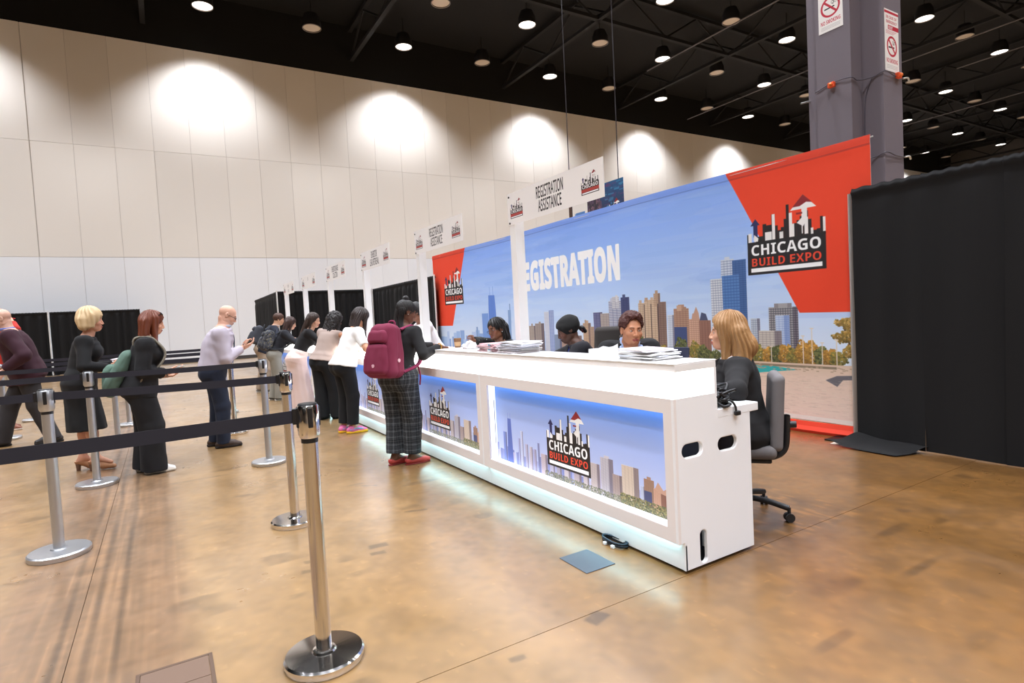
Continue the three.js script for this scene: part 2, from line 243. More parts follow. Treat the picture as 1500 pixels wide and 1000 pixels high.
const bannerTex = canvasTex(2048, 560, (c, W, H) => {
  const X = (z) => (z - BAN.z0) / (BAN.z1 - BAN.z0) * W, Y = (y) => (BAN.y1 - y) / (BAN.y1 - BAN.y0) * H;
  const sky = c.createLinearGradient(0, 0, 0, Y(0.7)); sky.addColorStop(0, '#84aaf8'); sky.addColorStop(0.3, '#9dbffc'); sky.addColorStop(0.62, '#bed8ff'); sky.addColorStop(1, '#e4effe'); c.fillStyle = sky; c.fillRect(0, 0, W, H);
  const r = rng(3);
  c.globalAlpha = 0.05; for (let i = 0; i < 140; i++) { c.fillStyle = r() < 0.5 ? '#ffffff' : '#4f7ad0'; c.beginPath(); c.ellipse(r() * W, r() * H * 0.6, 60 + r() * 160, 4 + r() * 14, 0, 0, 7); c.fill(); } c.globalAlpha = 1;
  // hazy left skyline
  for (let z = -13.1; z < -8.2; z += 0.09 + r() * 0.14) { const h = 0.85 + r() * 0.28; c.fillStyle = ['#a0c0ee', '#aecaf2', '#90b0e4', '#b8cff4'][Math.floor(r() * 4)]; c.fillRect(X(z), Y(h), X(z + 0.08 + r() * 0.16) - X(z), Y(0.5) - Y(h)); }
  c.fillStyle = '#6288d8'; c.beginPath(); [[-10.56, 0.7], [-10.5, 1.83], [-10.24, 1.82], [-10.14, 0.7]].forEach(([z, y], i) => c[i ? 'lineTo' : 'moveTo'](X(z), Y(y))); c.fill(); c.fillRect(X(-10.44), Y(2.0), 2, 40); c.fillRect(X(-10.3), Y(2.0), 2, 40);
  c.fillStyle = '#7aa0e2'; c.fillRect(X(-10.82), Y(1.46), X(-10.54) - X(-10.82), Y(0.6) - Y(1.46)); c.fillStyle = '#86a6d6'; c.fillRect(X(-11.1), Y(1.18), 14, 200); c.fillRect(X(-9.72), Y(1.5), 22, 300); c.fillRect(X(-9.66), Y(1.62), 8, 300);
  tower(c, X, Y, -9.1, -8.98, 0.5, 1.36, '#6c7fb0', '#4d5f96', { cols: 2 });
  tower(c, X, Y, -9.0, -8.74, 0.5, 1.18, '#b3a69c', '#7f7676', { cols: 4 }); tower(c, X, Y, -8.78, -8.5, 0.5, 1.22, '#a89c94', '#726a70', { cols: 4 });
  tower(c, X, Y, -8.48, -8.34, 0.5, 1.42, '#dcdfe8', '#9aa5c4', { cols: 4, side: 0 }); tower(c, X, Y, -8.34, -8.2, 0.5, 1.44, '#7f95cc', '#dfe4ee', { cols: 3, side: 0 });
  tower(c, X, Y, -8.2, -8.0, 0.5, 1.02, '#8ea0bc', '#6b7a9c'); tower(c, X, Y, -8.0, -7.7, 0.5, 0.96, '#b79a8c', '#84706c'); tower(c, X, Y, -7.75, -7.45, 0.5, 1.0, '#c1a58f', '#8b7468');
  tower(c, X, Y, -7.4, -7.2, 0.5, 1.2, '#c9ab91', '#8a7263', { cols: 3, crown: 0.04 }); tower(c, X, Y, -7.22, -7.06, 0.5, 1.14, '#bda28e', '#8a7263', { cols: 3 });
  tower(c, X, Y, -7.12, -6.9, 0.5, 1.36, '#76789c', '#3e4270', { cols: 3 }); tower(c, X, Y, -6.95, -6.66, 0.5, 1.34, '#b9aca4', '#77707a', { cols: 4 });
  tower(c, X, Y, -6.74, -6.46, 0.5, 1.52, '#c9cbd6', '#5c6288', { cols: 3, side: 0, alpha: 0.75 }); tower(c, X, Y, -6.46, -6.28, 0.5, 1.56, '#454d78', '#2e3560', { cols: 3, side: 0 }); tower(c, X, Y, -6.66, -6.5, 1.4, 1.58, '#d6d3d6', '#6b6f94', { cols: 2, side: 0 });
  tower(c, X, Y, -6.62, -6.3, 0.5, 1.12, '#b79f92', '#84706c', { cols: 4 }); tower(c, X, Y, -6.32, -6.06, 0.5, 1.0, '#c4a78f', '#8b7468');
  tower(c, X, Y, -6.1, -5.98, 0.6, 1.46, '#d3bba2', '#8d7161', { cols: 3, side: 0 }); tower(c, X, Y, -5.98, -5.72, 0.6, 1.5, '#d7bda2', '#8d7161', { cols: 4, side: 0 }); tower(c, X, Y, -5.74, -5.58, 0.6, 1.46, '#8f7468', '#5e4a48', { cols: 3, side: 0 }); tower(c, X, Y, -5.8, -5.68, 1.4, 1.58, '#c4a68d', '#7d6457', { cols: 2 });
  for (const z of [-5.99, -5.86, -5.73]) { c.fillStyle = '#4b3c3e'; c.fillRect(X(z), Y(1.44), 3, Y(0.75) - Y(1.44)); }
  tower(c, X, Y, -5.56, -5.44, 0.6, 1.28, '#d5dae4', '#8fa0c4', { cols: 3 });
  tower(c, X, Y, -5.45, -5.2, 0.6, 1.36, '#b58f79', '#7d5f52', { cols: 5, side: 0, crown: 0.05 }); c.fillStyle = '#42507e'; c.fillRect(X(-5.45), Y(1.12), X(-5.24) - X(-5.45), Y(0.7) - Y(1.12));
  tower(c, X, Y, -5.2, -5.02, 0.6, 1.22, '#d3ab94', '#9b7262', { cols: 5, side: 0 }); tower(c, X, Y, -5.04, -4.86, 0.6, 1.2, '#9d7263', '#6d4c44', { cols: 4, side: 0 });
  c.fillStyle = '#c49c87'; c.beginPath(); [[-5.16, 1.2], [-5.14, 1.29], [-5.12, 1.29], [-5.08, 1.375], [-5.04, 1.29], [-5.03, 1.2]].forEach(([z, y], i) => c[i ? 'lineTo' : 'moveTo'](X(z), Y(y))); c.fill();
  tower(c, X, Y, -4.68, -4.5, 0.7, 1.92, '#cfd6e4', '#7082a6', { cols: 4, step: 6, side: 0, alpha: 0.5, crown: 0.03 }); tower(c, X, Y, -4.52, -4.33, 0.7, 1.9, '#47699f', '#2f4e84', { cols: 4, side: 0 });
  tower(c, X, Y, -4.84, -4.66, 0.7, 1.7, '#dcdee4', '#7c8aa8', { cols: 5, step: 6, side: 0, alpha: 0.5 }); tower(c, X, Y, -4.67, -4.43, 0.7, 1.73, '#5b84c0', '#3b639f', { cols: 6, step: 7, side: 0, alpha: 0.55 });
  tower(c, X, Y, -4.29, -4.17, 0.7, 1.21, '#c4ccd8', '#7d8ba6', { cols: 4 }); tower(c, X, Y, -4.36, -4.28, 0.7, 1.02, '#a99c96', '#7b6f70', { cols: 3 });
  tower(c, X, Y, -4.05, -3.7, 0.7, 1.33, '#a9a6a8', '#55545e', { cols: 12, step: 5, side: 0.16, alpha: 0.7, crown: 0.04 }); tower(c, X, Y, -3.97, -3.8, 0.7, 1.24, '#c3d2ea', '#86a2d2', { cols: 4, side: 0.4, shade: 'rgba(90,120,190,0.5)' });
  tower(c, X, Y, -4.19, -3.9, 0.7, 1.07, '#cfc7bf', '#8d8784', { cols: 6 });
  c.fillStyle = '#4a5270'; c.beginPath(); [[-5.03, 1.2], [-5.0, 1.3], [-4.93, 1.28], [-4.9, 1.2]].forEach(([z, y], i) => c[i ? 'lineTo' : 'moveTo'](X(z), Y(y))); c.fill();
  for (const [z, w2, y0, y1, f] of [[-6.08, 0.05, 1.45, 1.5, '#c9ae94'], [-5.97, 0.06, 1.48, 1.53, '#b99c84'], [-5.86, 0.05, 1.49, 1.53, '#cdb298'], [-5.77, 0.05, 1.5, 1.62, '#b3967e'], [-5.71, 0.03, 1.5, 1.58, '#8c7264'], [-5.4, 0.08, 1.33, 1.4, '#c7a48c'], [-5.3, 0.06, 1.33, 1.38, '#a98672'], [-6.7, 0.05, 1.5, 1.56, '#c4c6d2'], [-6.58, 0.05, 1.5, 1.6, '#d6d6dc'], [-6.42, 0.06, 1.54, 1.6, '#4d5580'], [-7.35, 0.04, 1.19, 1.25, '#b99b82'], [-8.9, 0.05, 1.16, 1.22, '#a3968e'], [-8.66, 0.06, 1.2, 1.25, '#a3968e'], [-3.98, 0.05, 1.32, 1.37, '#8f8c90'], [-3.82, 0.05, 1.32, 1.37, '#8f8c90']]) { c.fillStyle = f; c.fillRect(X(z), Y(y1), X(z + w2) - X(z), Y(y0) - Y(y1)); }
  // park, water, promenade
  const clump = (z, y0, w, h, cols, seed) => { const q = rng(seed), ink = (hx, k) => { const v = rgb(hx); return `rgb(${[v.r, v.g, v.b].map((e) => Math.round(255 * Math.pow(e, 1 / 2.2) * k)).join()})`; }; const n = Math.round(1900 * w * h / 0.06); for (let i = 0; i < n; i++) { const a = q() * 6.283, d = Math.sqrt(q()), ux = d * Math.cos(a), uy = d * Math.sin(a), bump = 1 + 0.14 * Math.sin(a * 5 + seed); c.fillStyle = ink(cols[Math.floor(q() * cols.length)], 0.72 + 0.34 * q() + 0.14 * uy); c.beginPath(); c.ellipse(X(z + ux * w * bump), Y(y0 + h + uy * h * bump), 1.2 + q() * 2.2, 1 + q() * 1.8, 0, 0, 7); c.fill(); } };
  const green = ['#6e7442', '#57602f', '#82824a', '#4c522e'], gold = ['#c8923a', '#b58436', '#d6a850', '#a98038'], mixed = ['#9a8c42', '#8a8240', '#b0943f', '#6f6e34'];
  for (let z = -6.2, k = 0; z < -4.3; z += 0.13 + 0.05 * (k % 3), k++) clump(z, 0.68, 0.10, 0.075 + 0.025 * ((k * 7) % 4), k % 3 ? green : mixed, 100 + k);
  [[-4.34, 0.13, green], [-4.2, 0.10, mixed], [-4.07, 0.09, gold], [-3.97, 0.10, green], [-3.86, 0.11, gold], [-3.76, 0.09, mixed], [-3.66, 0.13, gold], [-3.56, 0.13, gold], [-3.45, 0.10, green], [-3.36, 0.09, gold], [-3.28, 0.08, mixed]].forEach(([z, h, col], k) => clump(z, 0.70, 0.085, h, col, 200 + k));
  c.strokeStyle = '#5b4630'; c.lineWidth = 4; for (const [a, b] of [[-3.1, -3.1], [-3.1, -3.22], [-3.1, -3.0]]) { c.beginPath(); c.moveTo(X(a), Y(0.72)); c.lineTo(X((a + b) / 2), Y(0.92)); c.lineTo(X(b), Y(1.12)); c.stroke(); }
  [[-3.06, 0.98, 0.14, 0.10], [-3.2, 0.94, 0.10, 0.06], [-3.28, 0.98, 0.06, 0.03], [-3.02, 1.12, 0.10, 0.06], [-3.16, 1.1, 0.09, 0.05], [-3.26, 1.12, 0.06, 0.03], [-3.0, 0.80, 0.10, 0.09], [-3.16, 0.80, 0.07, 0.06], [-2.96, 1.02, 0.08, 0.11]].forEach(([z, y, w, h], k) => clump(z, y, w, h, ['#c09a4c', '#a98238', '#d2ae62', '#97803a', '#8a7434'], 300 + k));
  const ground = c.createLinearGradient(0, Y(0.72), 0, Y(0.15)); ground.addColorStop(0, '#dcc3ac'); ground.addColorStop(0.25, '#e6cbb8'); ground.addColorStop(1, '#efd3c3'); c.fillStyle = ground; c.fillRect(X(-6.4), Y(0.72), W, H);
  c.fillStyle = '#8f7f6a'; c.fillRect(X(-4.4), Y(0.7), X(-3.3) - X(-4.4), 5);
  c.fillStyle = '#35aeb0'; c.beginPath(); [[-6.4, 0.68], [-4.0, 0.675], [-3.72, 0.65], [-4.3, 0.58], [-6.4, 0.5]].forEach(([z, y], i) => c[i ? 'lineTo' : 'moveTo'](X(z), Y(y))); c.fill();
  c.fillStyle = '#b89e86'; for (let i = 0; i < 60; i++) c.fillRect(X(-4.4 + r() * 1.4), Y(0.64 + r() * 0.06), 6, 2);
  c.fillStyle = '#6d6a70'; c.beginPath(); [[-3.42, 0.56], [-3.3, 0.61], [-2.93, 0.64], [-2.93, 0.6], [-3.24, 0.57], [-3.3, 0.5]].forEach(([z, y], i) => c[i ? 'lineTo' : 'moveTo'](X(z), Y(y))); c.fill();
  for (let i = 0; i < 900; i++) { c.fillStyle = r() < 0.5 ? 'rgba(255,240,225,0.10)' : 'rgba(120,90,75,0.08)'; c.fillRect(X(-5) + r() * 460, Y(0.6) + r() * Y(2.5), 3 + r() * 18, 1.5); }
  c.fillStyle = '#e6d9c8'; for (const [z, y] of [[-3.66, 1.02], [-3.56, 1.1], [-3.45, 0.95], [-3.3, 0.98], [-4.04, 0.9]]) { c.fillRect(X(z), Y(y), 2, Y(0.72) - Y(y)); c.fillRect(X(z) - 3, Y(y), 8, 2); }
  // red corners
  c.fillStyle = '#ef4524'; for (const P of [[[-4.57, 2.93], [-2.9, 2.93], [-2.9, 1.255], [-3.68, 1.262]], [[-13.3, 2.93], [-11.4, 2.93], [-12.24, 1.214], [-13.3, 1.214]]]) { c.beginPath(); P.forEach(([z, y], i) => c[i ? 'lineTo' : 'moveTo'](X(z), Y(y))); c.fill(); }
  condensed(c, 'REGISTRATION', X(-9.35), Y(1.843), X(-6.43) - X(-9.35), Y(1.84) - Y(2.32), '#ffffff', 'bold', 7); 
  c.save(); c.scale(1, 1); logo(c, X(-4.3), Y(1.706), X(-3.375) - X(-4.3)); logo(c, X(-12.6), Y(1.70), X(-11.62) - X(-12.6)); c.restore();
  c.fillStyle = 'rgba(20,20,70,0.20)'; c.fillRect(0, Y(2.845), W, 4); c.fillStyle = 'rgba(40,30,70,0.10)'; c.fillRect(0, 0, W, Y(2.85));
  c.fillStyle = '#efe6dc'; c.fillRect(0, Y(0.165), W, H);
});
const PAN = { z0: -1.93, w: 1.93, h: 0.60 };
const panelTex = canvasTex(1280, 400, (c, W, H) => {
  const X = (z) => (z + 4.085) / 1.93 * W, Y = (y) => (0.845 - y) / 0.61 * H, r = rng(17);   // coordinates of the unit nearest the open end
  const sky = c.createLinearGradient(0, 0, 0, H); sky.addColorStop(0, '#4c86e4'); sky.addColorStop(0.16, '#6f96e2'); sky.addColorStop(0.19, '#86a4e6'); sky.addColorStop(0.40, '#a3b6ea'); sky.addColorStop(0.9, '#c5cdf0'); c.fillStyle = sky; c.fillRect(0, 0, W, H);
  for (let z = -4.1; z < -2.2; z += 0.02 + r() * 0.03) { const h = 0.30 + r() * 0.10, k = smooth(-4.1, -3.0, z); c.fillStyle = ['#8b93c8', '#a9add6', '#7d86bd', '#c1bcd6'][Math.floor(r() * 4)]; c.fillRect(X(z), Y(h), X(z + 0.03 + r() * 0.02) - X(z), H); }
  const T = (a, b, h, f, l, o) => tower(c, X, Y, a, b, 0.2, h, f, l, { step: 5, ...o });
  T(-3.98, -3.93, 0.47, '#7c8fd0', '#6677bd', { cols: 3 }); c.fillStyle = '#5a6db8'; c.beginPath(); [[-3.925, 0.2], [-3.905, 0.585], [-3.855, 0.585], [-3.835, 0.2]].forEach(([z, y], i) => c[i ? 'lineTo' : 'moveTo'](X(z), Y(y))); c.fill(); c.fillRect(X(-3.9), Y(0.63), 1.5, 40); c.fillRect(X(-3.865), Y(0.63), 1.5, 40);
  T(-3.76, -3.73, 0.45, '#b5bbdf', '#8b93c6', { cols: 3 }); T(-3.72, -3.685, 0.51, '#d5d8ea', '#9298c6', { cols: 3 }); T(-3.66, -3.62, 0.42, '#c3bfd6', '#8f8aaa', { cols: 3 }); T(-3.6, -3.56, 0.41, '#cfc6d0', '#9a8fa0', { cols: 3 }); T(-3.54, -3.51, 0.4, '#b3acc6', '#8882a8', { cols: 3 }); T(-3.49, -3.465, 0.455, '#8d94bd', '#6b73a4', { cols: 2 });
  T(-3.45, -3.37, 0.385, '#cdbfc6', '#94828c', { cols: 5 }); T(-3.34, -3.28, 0.36, '#c7c3d6', '#8f8aa6'); T(-3.26, -3.2, 0.35, '#b9b2c4', '#857d92'); T(-3.17, -3.1, 0.37, '#d6cdd2', '#9a8d94'); T(-3.06, -2.98, 0.34, '#c3b6bb', '#8d7e86'); T(-2.96, -2.9, 0.36, '#d3c8cb', '#998a8e');
  T(-2.88, -2.79, 0.43, '#cfc3c2', '#8a7c80', { cols: 5 }); T(-2.78, -2.66, 0.485, '#c9c3ca', '#7f7a8c', { cols: 5, side: 0.35, crown: 0.015 }); T(-2.67, -2.58, 0.4, '#b3a09c', '#7b6b6a', { cols: 4 }); T(-2.60, -2.54, 0.39, '#8e7f80', '#63565c');
  T(-2.585, -2.44, 0.475, '#dccbbb', '#94806f', { cols: 5, side: 0.3 }); T(-2.43, -2.395, 0.38, '#c9cfe0', '#8f9ac0'); T(-2.40, -2.32, 0.43, '#a98673', '#73594c', { cols: 5, side: 0, crown: 0.015 }); c.fillStyle = '#4b5076'; c.fillRect(X(-2.40), Y(0.36), X(-2.34) - X(-2.40), H);
  T(-2.325, -2.26, 0.39, '#d0a791', '#97705f', { cols: 5, side: 0 }); T(-2.27, -2.15, 0.37, '#93695a', '#664841', { cols: 4, side: 0 }); c.fillStyle = '#c49c87'; c.beginPath(); [[-2.32, 0.38], [-2.29, 0.43], [-2.25, 0.39], [-2.22, 0.41], [-2.2, 0.36]].forEach(([z, y], i) => c[i ? 'lineTo' : 'moveTo'](X(z), Y(y))); c.fill();
  bushes(c, X, Y, -3.4, -2.15, 0.235, 0.275, ['#8c8878', '#7a7a62', '#9a917e', '#6b6f58'], 4, 260, 7); bushes(c, X, Y, -2.6, -2.15, 0.235, 0.30, ['#6f7048', '#5c6140', '#8a8252', '#9a8a5a'], 5, 150, 8);
  c.save(); logo(c, X(-3.365), Y(0.322), X(-2.88) - X(-3.365)); c.restore();
});
function signTex(lines) {
  return canvasTex(768, 176, (c, W, H) => {
    c.fillStyle = '#f7f3f0'; c.fillRect(0, 0, W, H); logo(c, 26, 142, 118, true); logo(c, 620, 142, 118, true);
    lines.forEach(([t, w], i) => {
      if (t) return condensed(c, t, 380 - w / 2, i ? 150 : 80, w, 58, '#2b2627', 'normal', 4);
      c.fillStyle = '#bdb8b5'; for (let k = 0; k < w; k += 11) c.fillRect(380 - w / 2 + k, i ? 100 : 30, 6, 46);      // too small to read in the photograph
    });
  });
}
function noSmoking(withRules) {
  return canvasTex(256, withRules ? 560 : 400, (c, W, H) => {
    c.fillStyle = '#f6f1ec'; c.fillRect(0, 0, W, H); const red = '#c4283c'; let cy = H * 0.40, R = 92;
    if (withRules) {
      cy = 330; R = 84; c.fillStyle = red; c.fillRect(0, 14, W, 22); c.fillRect(60, 140, W - 60, 40); condensed(c, 'IN CASE OF', 26, 82, 200, 26, red); condensed(c, 'EMERGENCY', 26, 124, 200, 26, red); condensed(c, 'EXIT', 70, 174, 80, 26, '#fff');
      c.fillStyle = '#d98a90'; for (let i = 0; i < 4; i++) c.fillRect(20, 190 + i * 9, 200 - i * 20, 4);
    }
    c.strokeStyle = '#2a2626'; c.lineWidth = 3; for (const [dx, dy, s] of [[30, -38, 14], [46, -52, 12], [58, -36, 11], [36, -24, 8]]) { c.beginPath(); c.arc(W / 2 + dx - 6, cy + dy, s, 0, 6); c.stroke(); }
    c.save(); c.translate(W / 2, cy); c.rotate(-0.05); c.fillStyle = '#23201f'; c.fillRect(-64, 2, 108, 13); c.restore();
    c.strokeStyle = red; c.lineWidth = 20; c.beginPath(); c.arc(W / 2, cy, R, 0, 7); c.stroke(); c.beginPath(); c.moveTo(W / 2 - R * 0.7, cy - R * 0.7); c.lineTo(W / 2 + R * 0.7, cy + R * 0.7); c.stroke();
    condensed(c, 'NO SMOKING', 22, H - 78, W - 44, 38, red); c.fillStyle = '#a9a3a0'; for (let i = 0; i < 3; i++) c.fillRect(26, H - 56 + i * 13, W - 52, 3);
  });
}
const hangTex = canvasTex(512, 256, (c, W, H) => {
  const r = rng(44); c.fillStyle = '#2d2430'; c.fillRect(0, 0, W, H); const g = c.createLinearGradient(0, 0, 0, H); g.addColorStop(0, '#1f5f8e'); g.addColorStop(0.5, '#2d3558'); g.addColorStop(1, '#4a2a48'); c.fillStyle = g; c.fillRect(300, 0, 212, H);
  for (let i = 0; i < 60; i++) { c.fillStyle = ['rgba(70,160,205,0.5)', 'rgba(40,60,110,0.5)', 'rgba(100,60,110,0.5)'][Math.floor(r() * 3)]; c.fillRect(300 + r() * 212, r() * H * 0.5, 10 + r() * 50, 3 + r() * 10); }
  c.fillStyle = '#3a2f3c'; c.fillRect(190, 0, 118, H); for (let i = 0; i < 160; i++) { c.fillStyle = ['#5a4560', '#2c2436', '#7a5a66'][Math.floor(r() * 3)]; c.fillRect(190 + r() * 118, 60 + r() * 190, 4 + r() * 10, 6 + r() * 30); }
  c.fillStyle = '#4a3026'; c.fillRect(0, 0, 30, H); c.fillStyle = '#efe9e2'; c.fillRect(36, 0, 150, H); c.fillStyle = '#4c7fc0'; c.fillRect(70, 110, 90, 16); c.fillRect(60, 112, 8, 12); c.fillStyle = '#b98a86'; for (let i = 0; i < 5; i++) c.fillRect(84, 150 + i * 16, 60, 7);
  logo(c, 330, 226, 160);
});
// ---------------------------------------------------------------- registration counter: six units in a row
const JOINT = [-2.095, -4.198, -6.301, -8.404, -10.507, -12.61, -14.713];
const FRONT = 2.2, STEP = 2.53, BACK = 2.797;
const extrude = (shape, depth, bevel = 0.002) => new THREE.ExtrudeGeometry(shape, { depth, bevelEnabled: bevel > 0, bevelSize: bevel, bevelThickness: bevel, bevelSegments: 2, curveSegments: 12 });
function slot(cx, cy, w, h) { const p = new THREE.Path(), r = Math.min(w, h) / 2; if (w > h) { p.absarc(cx + w / 2 - r, cy, r, -Math.PI / 2, Math.PI / 2); p.absarc(cx - w / 2 + r, cy, r, Math.PI / 2, Math.PI * 1.5); } else { p.absarc(cx, cy + h / 2 - r, r, 0, Math.PI); p.absarc(cx, cy - h / 2 + r, r, Math.PI, Math.PI * 2); } return p; }
const printMat = new THREE.MeshStandardMaterial({ map: panelTex, roughness: 0.45, emissive: 0xffffff, emissiveMap: panelTex, emissiveIntensity: 0.28 });
const bandM = glow(0xfffdfb, BAND_GLOW, 0xffffff), stripM = glow(0xeaf6ff, 0.85, 0xffffff), ledM = glow(0xd8f2ff, 1.6, 0xffffff);
function areaLight(parent, color, k, w, h, p, look) { const l = new THREE.RectAreaLight(color, k, w, h); l.position.set(...p); l.name = 'lamp'; parent.add(l); l.lookAt(...look); return l; }
const SLOTS = [[2.325, 0.645, 0.165, 0.084], [2.602, 0.638, 0.165, 0.084], [2.385, 0.118, 0.062, 0.185]];
function counterUnit(k, label, group) {
  const z1 = JOINT[k], z0 = JOINT[k + 1], open = k === 0, zc = (z0 + z1) / 2, L = z1 - z0;
  const g = thing('registration_counter', label, 'counter', group, [0, 0, zc]);
  const a = -L / 2, b = L / 2, e = 0.018;
  // front: stiles and rails around the picture opening
  const f0 = b - 0.075, f1 = a + 0.105 - 0.0;                          // opening runs f1 .. f0
  const front = new THREE.Shape(); front.moveTo(a + 0.001, 0.17); front.lineTo(b - 0.001, 0.17); front.lineTo(b - 0.001, 0.923); front.lineTo(a + 0.001, 0.923); front.closePath();
  const hole = new THREE.Path(); hole.moveTo(f1, 0.243); hole.lineTo(f0, 0.243); hole.lineTo(f0, 0.847); hole.lineTo(f1, 0.847); hole.closePath(); front.holes.push(hole);
  const fg = extrude(front, 0.016, 0.0015); fg.rotateY(-Math.PI / 2); part('front_frame', at(fg, FRONT + 0.017, 0, 0), pinkWhite, g);
  // recessed picture box with lit reveals
  part('box_reveal', merge([box(FRONT + 0.018, FRONT + 0.085, 0.235, 0.243, f1 - 0.008, f0 + 0.008), box(FRONT + 0.018, FRONT + 0.085, 0.847, 0.855, f1 - 0.008, f0 + 0.008), box(FRONT + 0.018, FRONT + 0.085, 0.243, 0.847, f0, f0 + 0.008), box(FRONT + 0.018, FRONT + 0.085, 0.243, 0.847, f1 - 0.008, f1)]), stripM, g);
  const pg = new THREE.BoxGeometry(0.006, 0.604, f0 - f1); pg.translate(FRONT + 0.079, 0.545, (f0 + f1) / 2);
  part('skyline_picture', pg, [white, printMat, white, white, white, white], g);
  areaLight(g, 0xcfe8ff, LED_LIGHT * 0.35, f0 - f1 - 0.1, 0.03, [FRONT + 0.045, 0.845, (f0 + f1) / 2], [FRONT + 0.055, 0.3, zc + (f0 + f1) / 2]);
  part('wire_clip', box(FRONT + 0.058, FRONT + 0.064, 0.36, 0.72, f1 + 0.0005, f1 + 0.004), aluminium, g);
  // plinth, lip light, shadow gap
  part('plinth', rbox(FRONT + 0.046, FRONT + 0.06, 0.018, 0.155, a, b, 0.002), whiteSatin, g);
  part('plinth_foot', box(FRONT + 0.07, BACK - 0.05, 0.0, 0.02, a + 0.02, b - 0.04), darkGap, g);
  part('led_strip', box(FRONT + 0.02, FRONT + 0.04, 0.164, 0.169, a + 0.01, b - 0.03), ledM, g);
  areaLight(g, 0xa6e6ee, LED_LIGHT * 1.15, L - 0.06, 0.032, [FRONT + 0.018, 0.163, 0], [FRONT - 0.03, 0.0, zc]);
  // lit band and top ledge
  const bEnd = open ? 0.0 : 0.0;
  part('lit_band', merge([rbox(FRONT + 0.012, FRONT + 0.03, 0.923, 1.061, a, b - (open ? 0.004 : 0), 0.003)].concat(open ? [box(FRONT + 0.0301, STEP - 0.03, 0.923, 1.061, b - 0.022, b - 0.004)] : [])), bandM, g);
  areaLight(g, 0xfffaf5, BAND_LIGHT, L - 0.02, 0.13, [FRONT + 0.009, 0.992, 0], [FRONT - 1, 0.992, zc]);
  if (open) areaLight(g, 0xfffaf5, BAND_LIGHT, 0.28, 0.13, [(FRONT + STEP) / 2, 0.992, b + 0.004], [(FRONT + STEP) / 2, 0.992, zc + b + 1]);
  part('ledge_fascia', rbox(FRONT + 0.018, STEP, 1.061, 1.098, a + 0.0005, b - 0.0005, 0.002), white, g);
  part('ledge_top', rbox(FRONT + 0.014, STEP + 0.005, 1.0985, 1.104, a + 0.001, b - 0.001, 0.002), M(0xf1efee, 0.22), g);
  for (const [x, z] of [[FRONT + 0.07, b - 0.09], [STEP - 0.06, b - 0.09], [FRONT + 0.07, a + 0.09], [STEP - 0.06, a + 0.09]]) part('screw_cap', cyl(0.012, 0.013, 0.006, 16).translate(x, 1.107, z), M(0xd8d4cf, 0.35), g);
  part('ledge_back', box(STEP - 0.018, STEP, 0.83, 1.06, a, b - 0.018), white, g);
  // desk behind
  part('desk_top', rbox(STEP + 0.001, 2.873, 0.785, 0.832, a + 0.001, b - (open ? -0.001 : 0.001), 0.004), whiteSatin, g);
  part('back_rail', box(STEP - 0.02, STEP, 0.05, 0.785, a + 0.02, b - 0.02), white, g);
  // end panels
  const end = new THREE.Shape(); end.moveTo(FRONT + 0.046, 0.02); end.lineTo(BACK, 0.02); end.lineTo(BACK, 0.785); end.lineTo(STEP, 0.785); end.lineTo(STEP, 0.923); end.lineTo(FRONT, 0.923); end.lineTo(FRONT, 0.17); end.lineTo(FRONT + 0.046, 0.17); end.closePath();
  if (open) for (const s of SLOTS) end.holes.push(slot(...s));
  part('end_panel', extrude(end, e - 0.003, 0.0015).translate(0, 0, b - e + 0.0015), whiteSatin, g);
  if (open) {
    const edge = new THREE.Shape(); edge.moveTo(STEP - 0.016, 0.925); edge.lineTo(STEP, 0.925); edge.lineTo(STEP, 1.06); edge.lineTo(STEP - 0.016, 1.06); edge.closePath();
    part('end_stile', extrude(edge, e - 0.003, 0.0015).translate(0, 0, b - e + 0.0015), whiteSatin, g);
    for (const [cx, cy, w, h] of SLOTS) {
      const o = new THREE.Shape(slot(cx, cy, w, h).getPoints(14)); o.holes.push(slot(cx, cy, w - 0.008, h - 0.008));
      part('slot_liner', extrude(o, 0.016, 0.001).translate(0, 0, b - 0.019), white, g);
    }
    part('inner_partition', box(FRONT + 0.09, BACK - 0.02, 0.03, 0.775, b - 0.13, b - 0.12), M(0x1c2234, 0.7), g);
  }
  const mid = new THREE.Shape(); mid.moveTo(FRONT + 0.1, 0.02); mid.lineTo(BACK, 0.02); mid.lineTo(BACK, 0.785); mid.lineTo(FRONT + 0.1, 0.785); mid.closePath();
  part('side_panel', extrude(mid, 0.014, 0.001).translate(0, 0, a + 0.002), white, g);
  return g;
}
const CG = 'registration counter units';
counterUnit(0, 'white lit counter unit at the open end, its end panel cut with three slots', CG);
counterUnit(1, 'second counter unit from the open end, skyline picture beside the woman in plaid trousers', CG);
counterUnit(2, 'third counter unit from the open end, between the plaid trousers and the white tee', CG);
counterUnit(3, 'fourth counter unit from the open end, behind the black trousers of the customer in beige', CG);
counterUnit(4, 'fifth counter unit from the open end, beside the long pale pink skirt', CG);
counterUnit(5, 'last counter unit at the far end, where the customers with dark backpacks lean', CG);

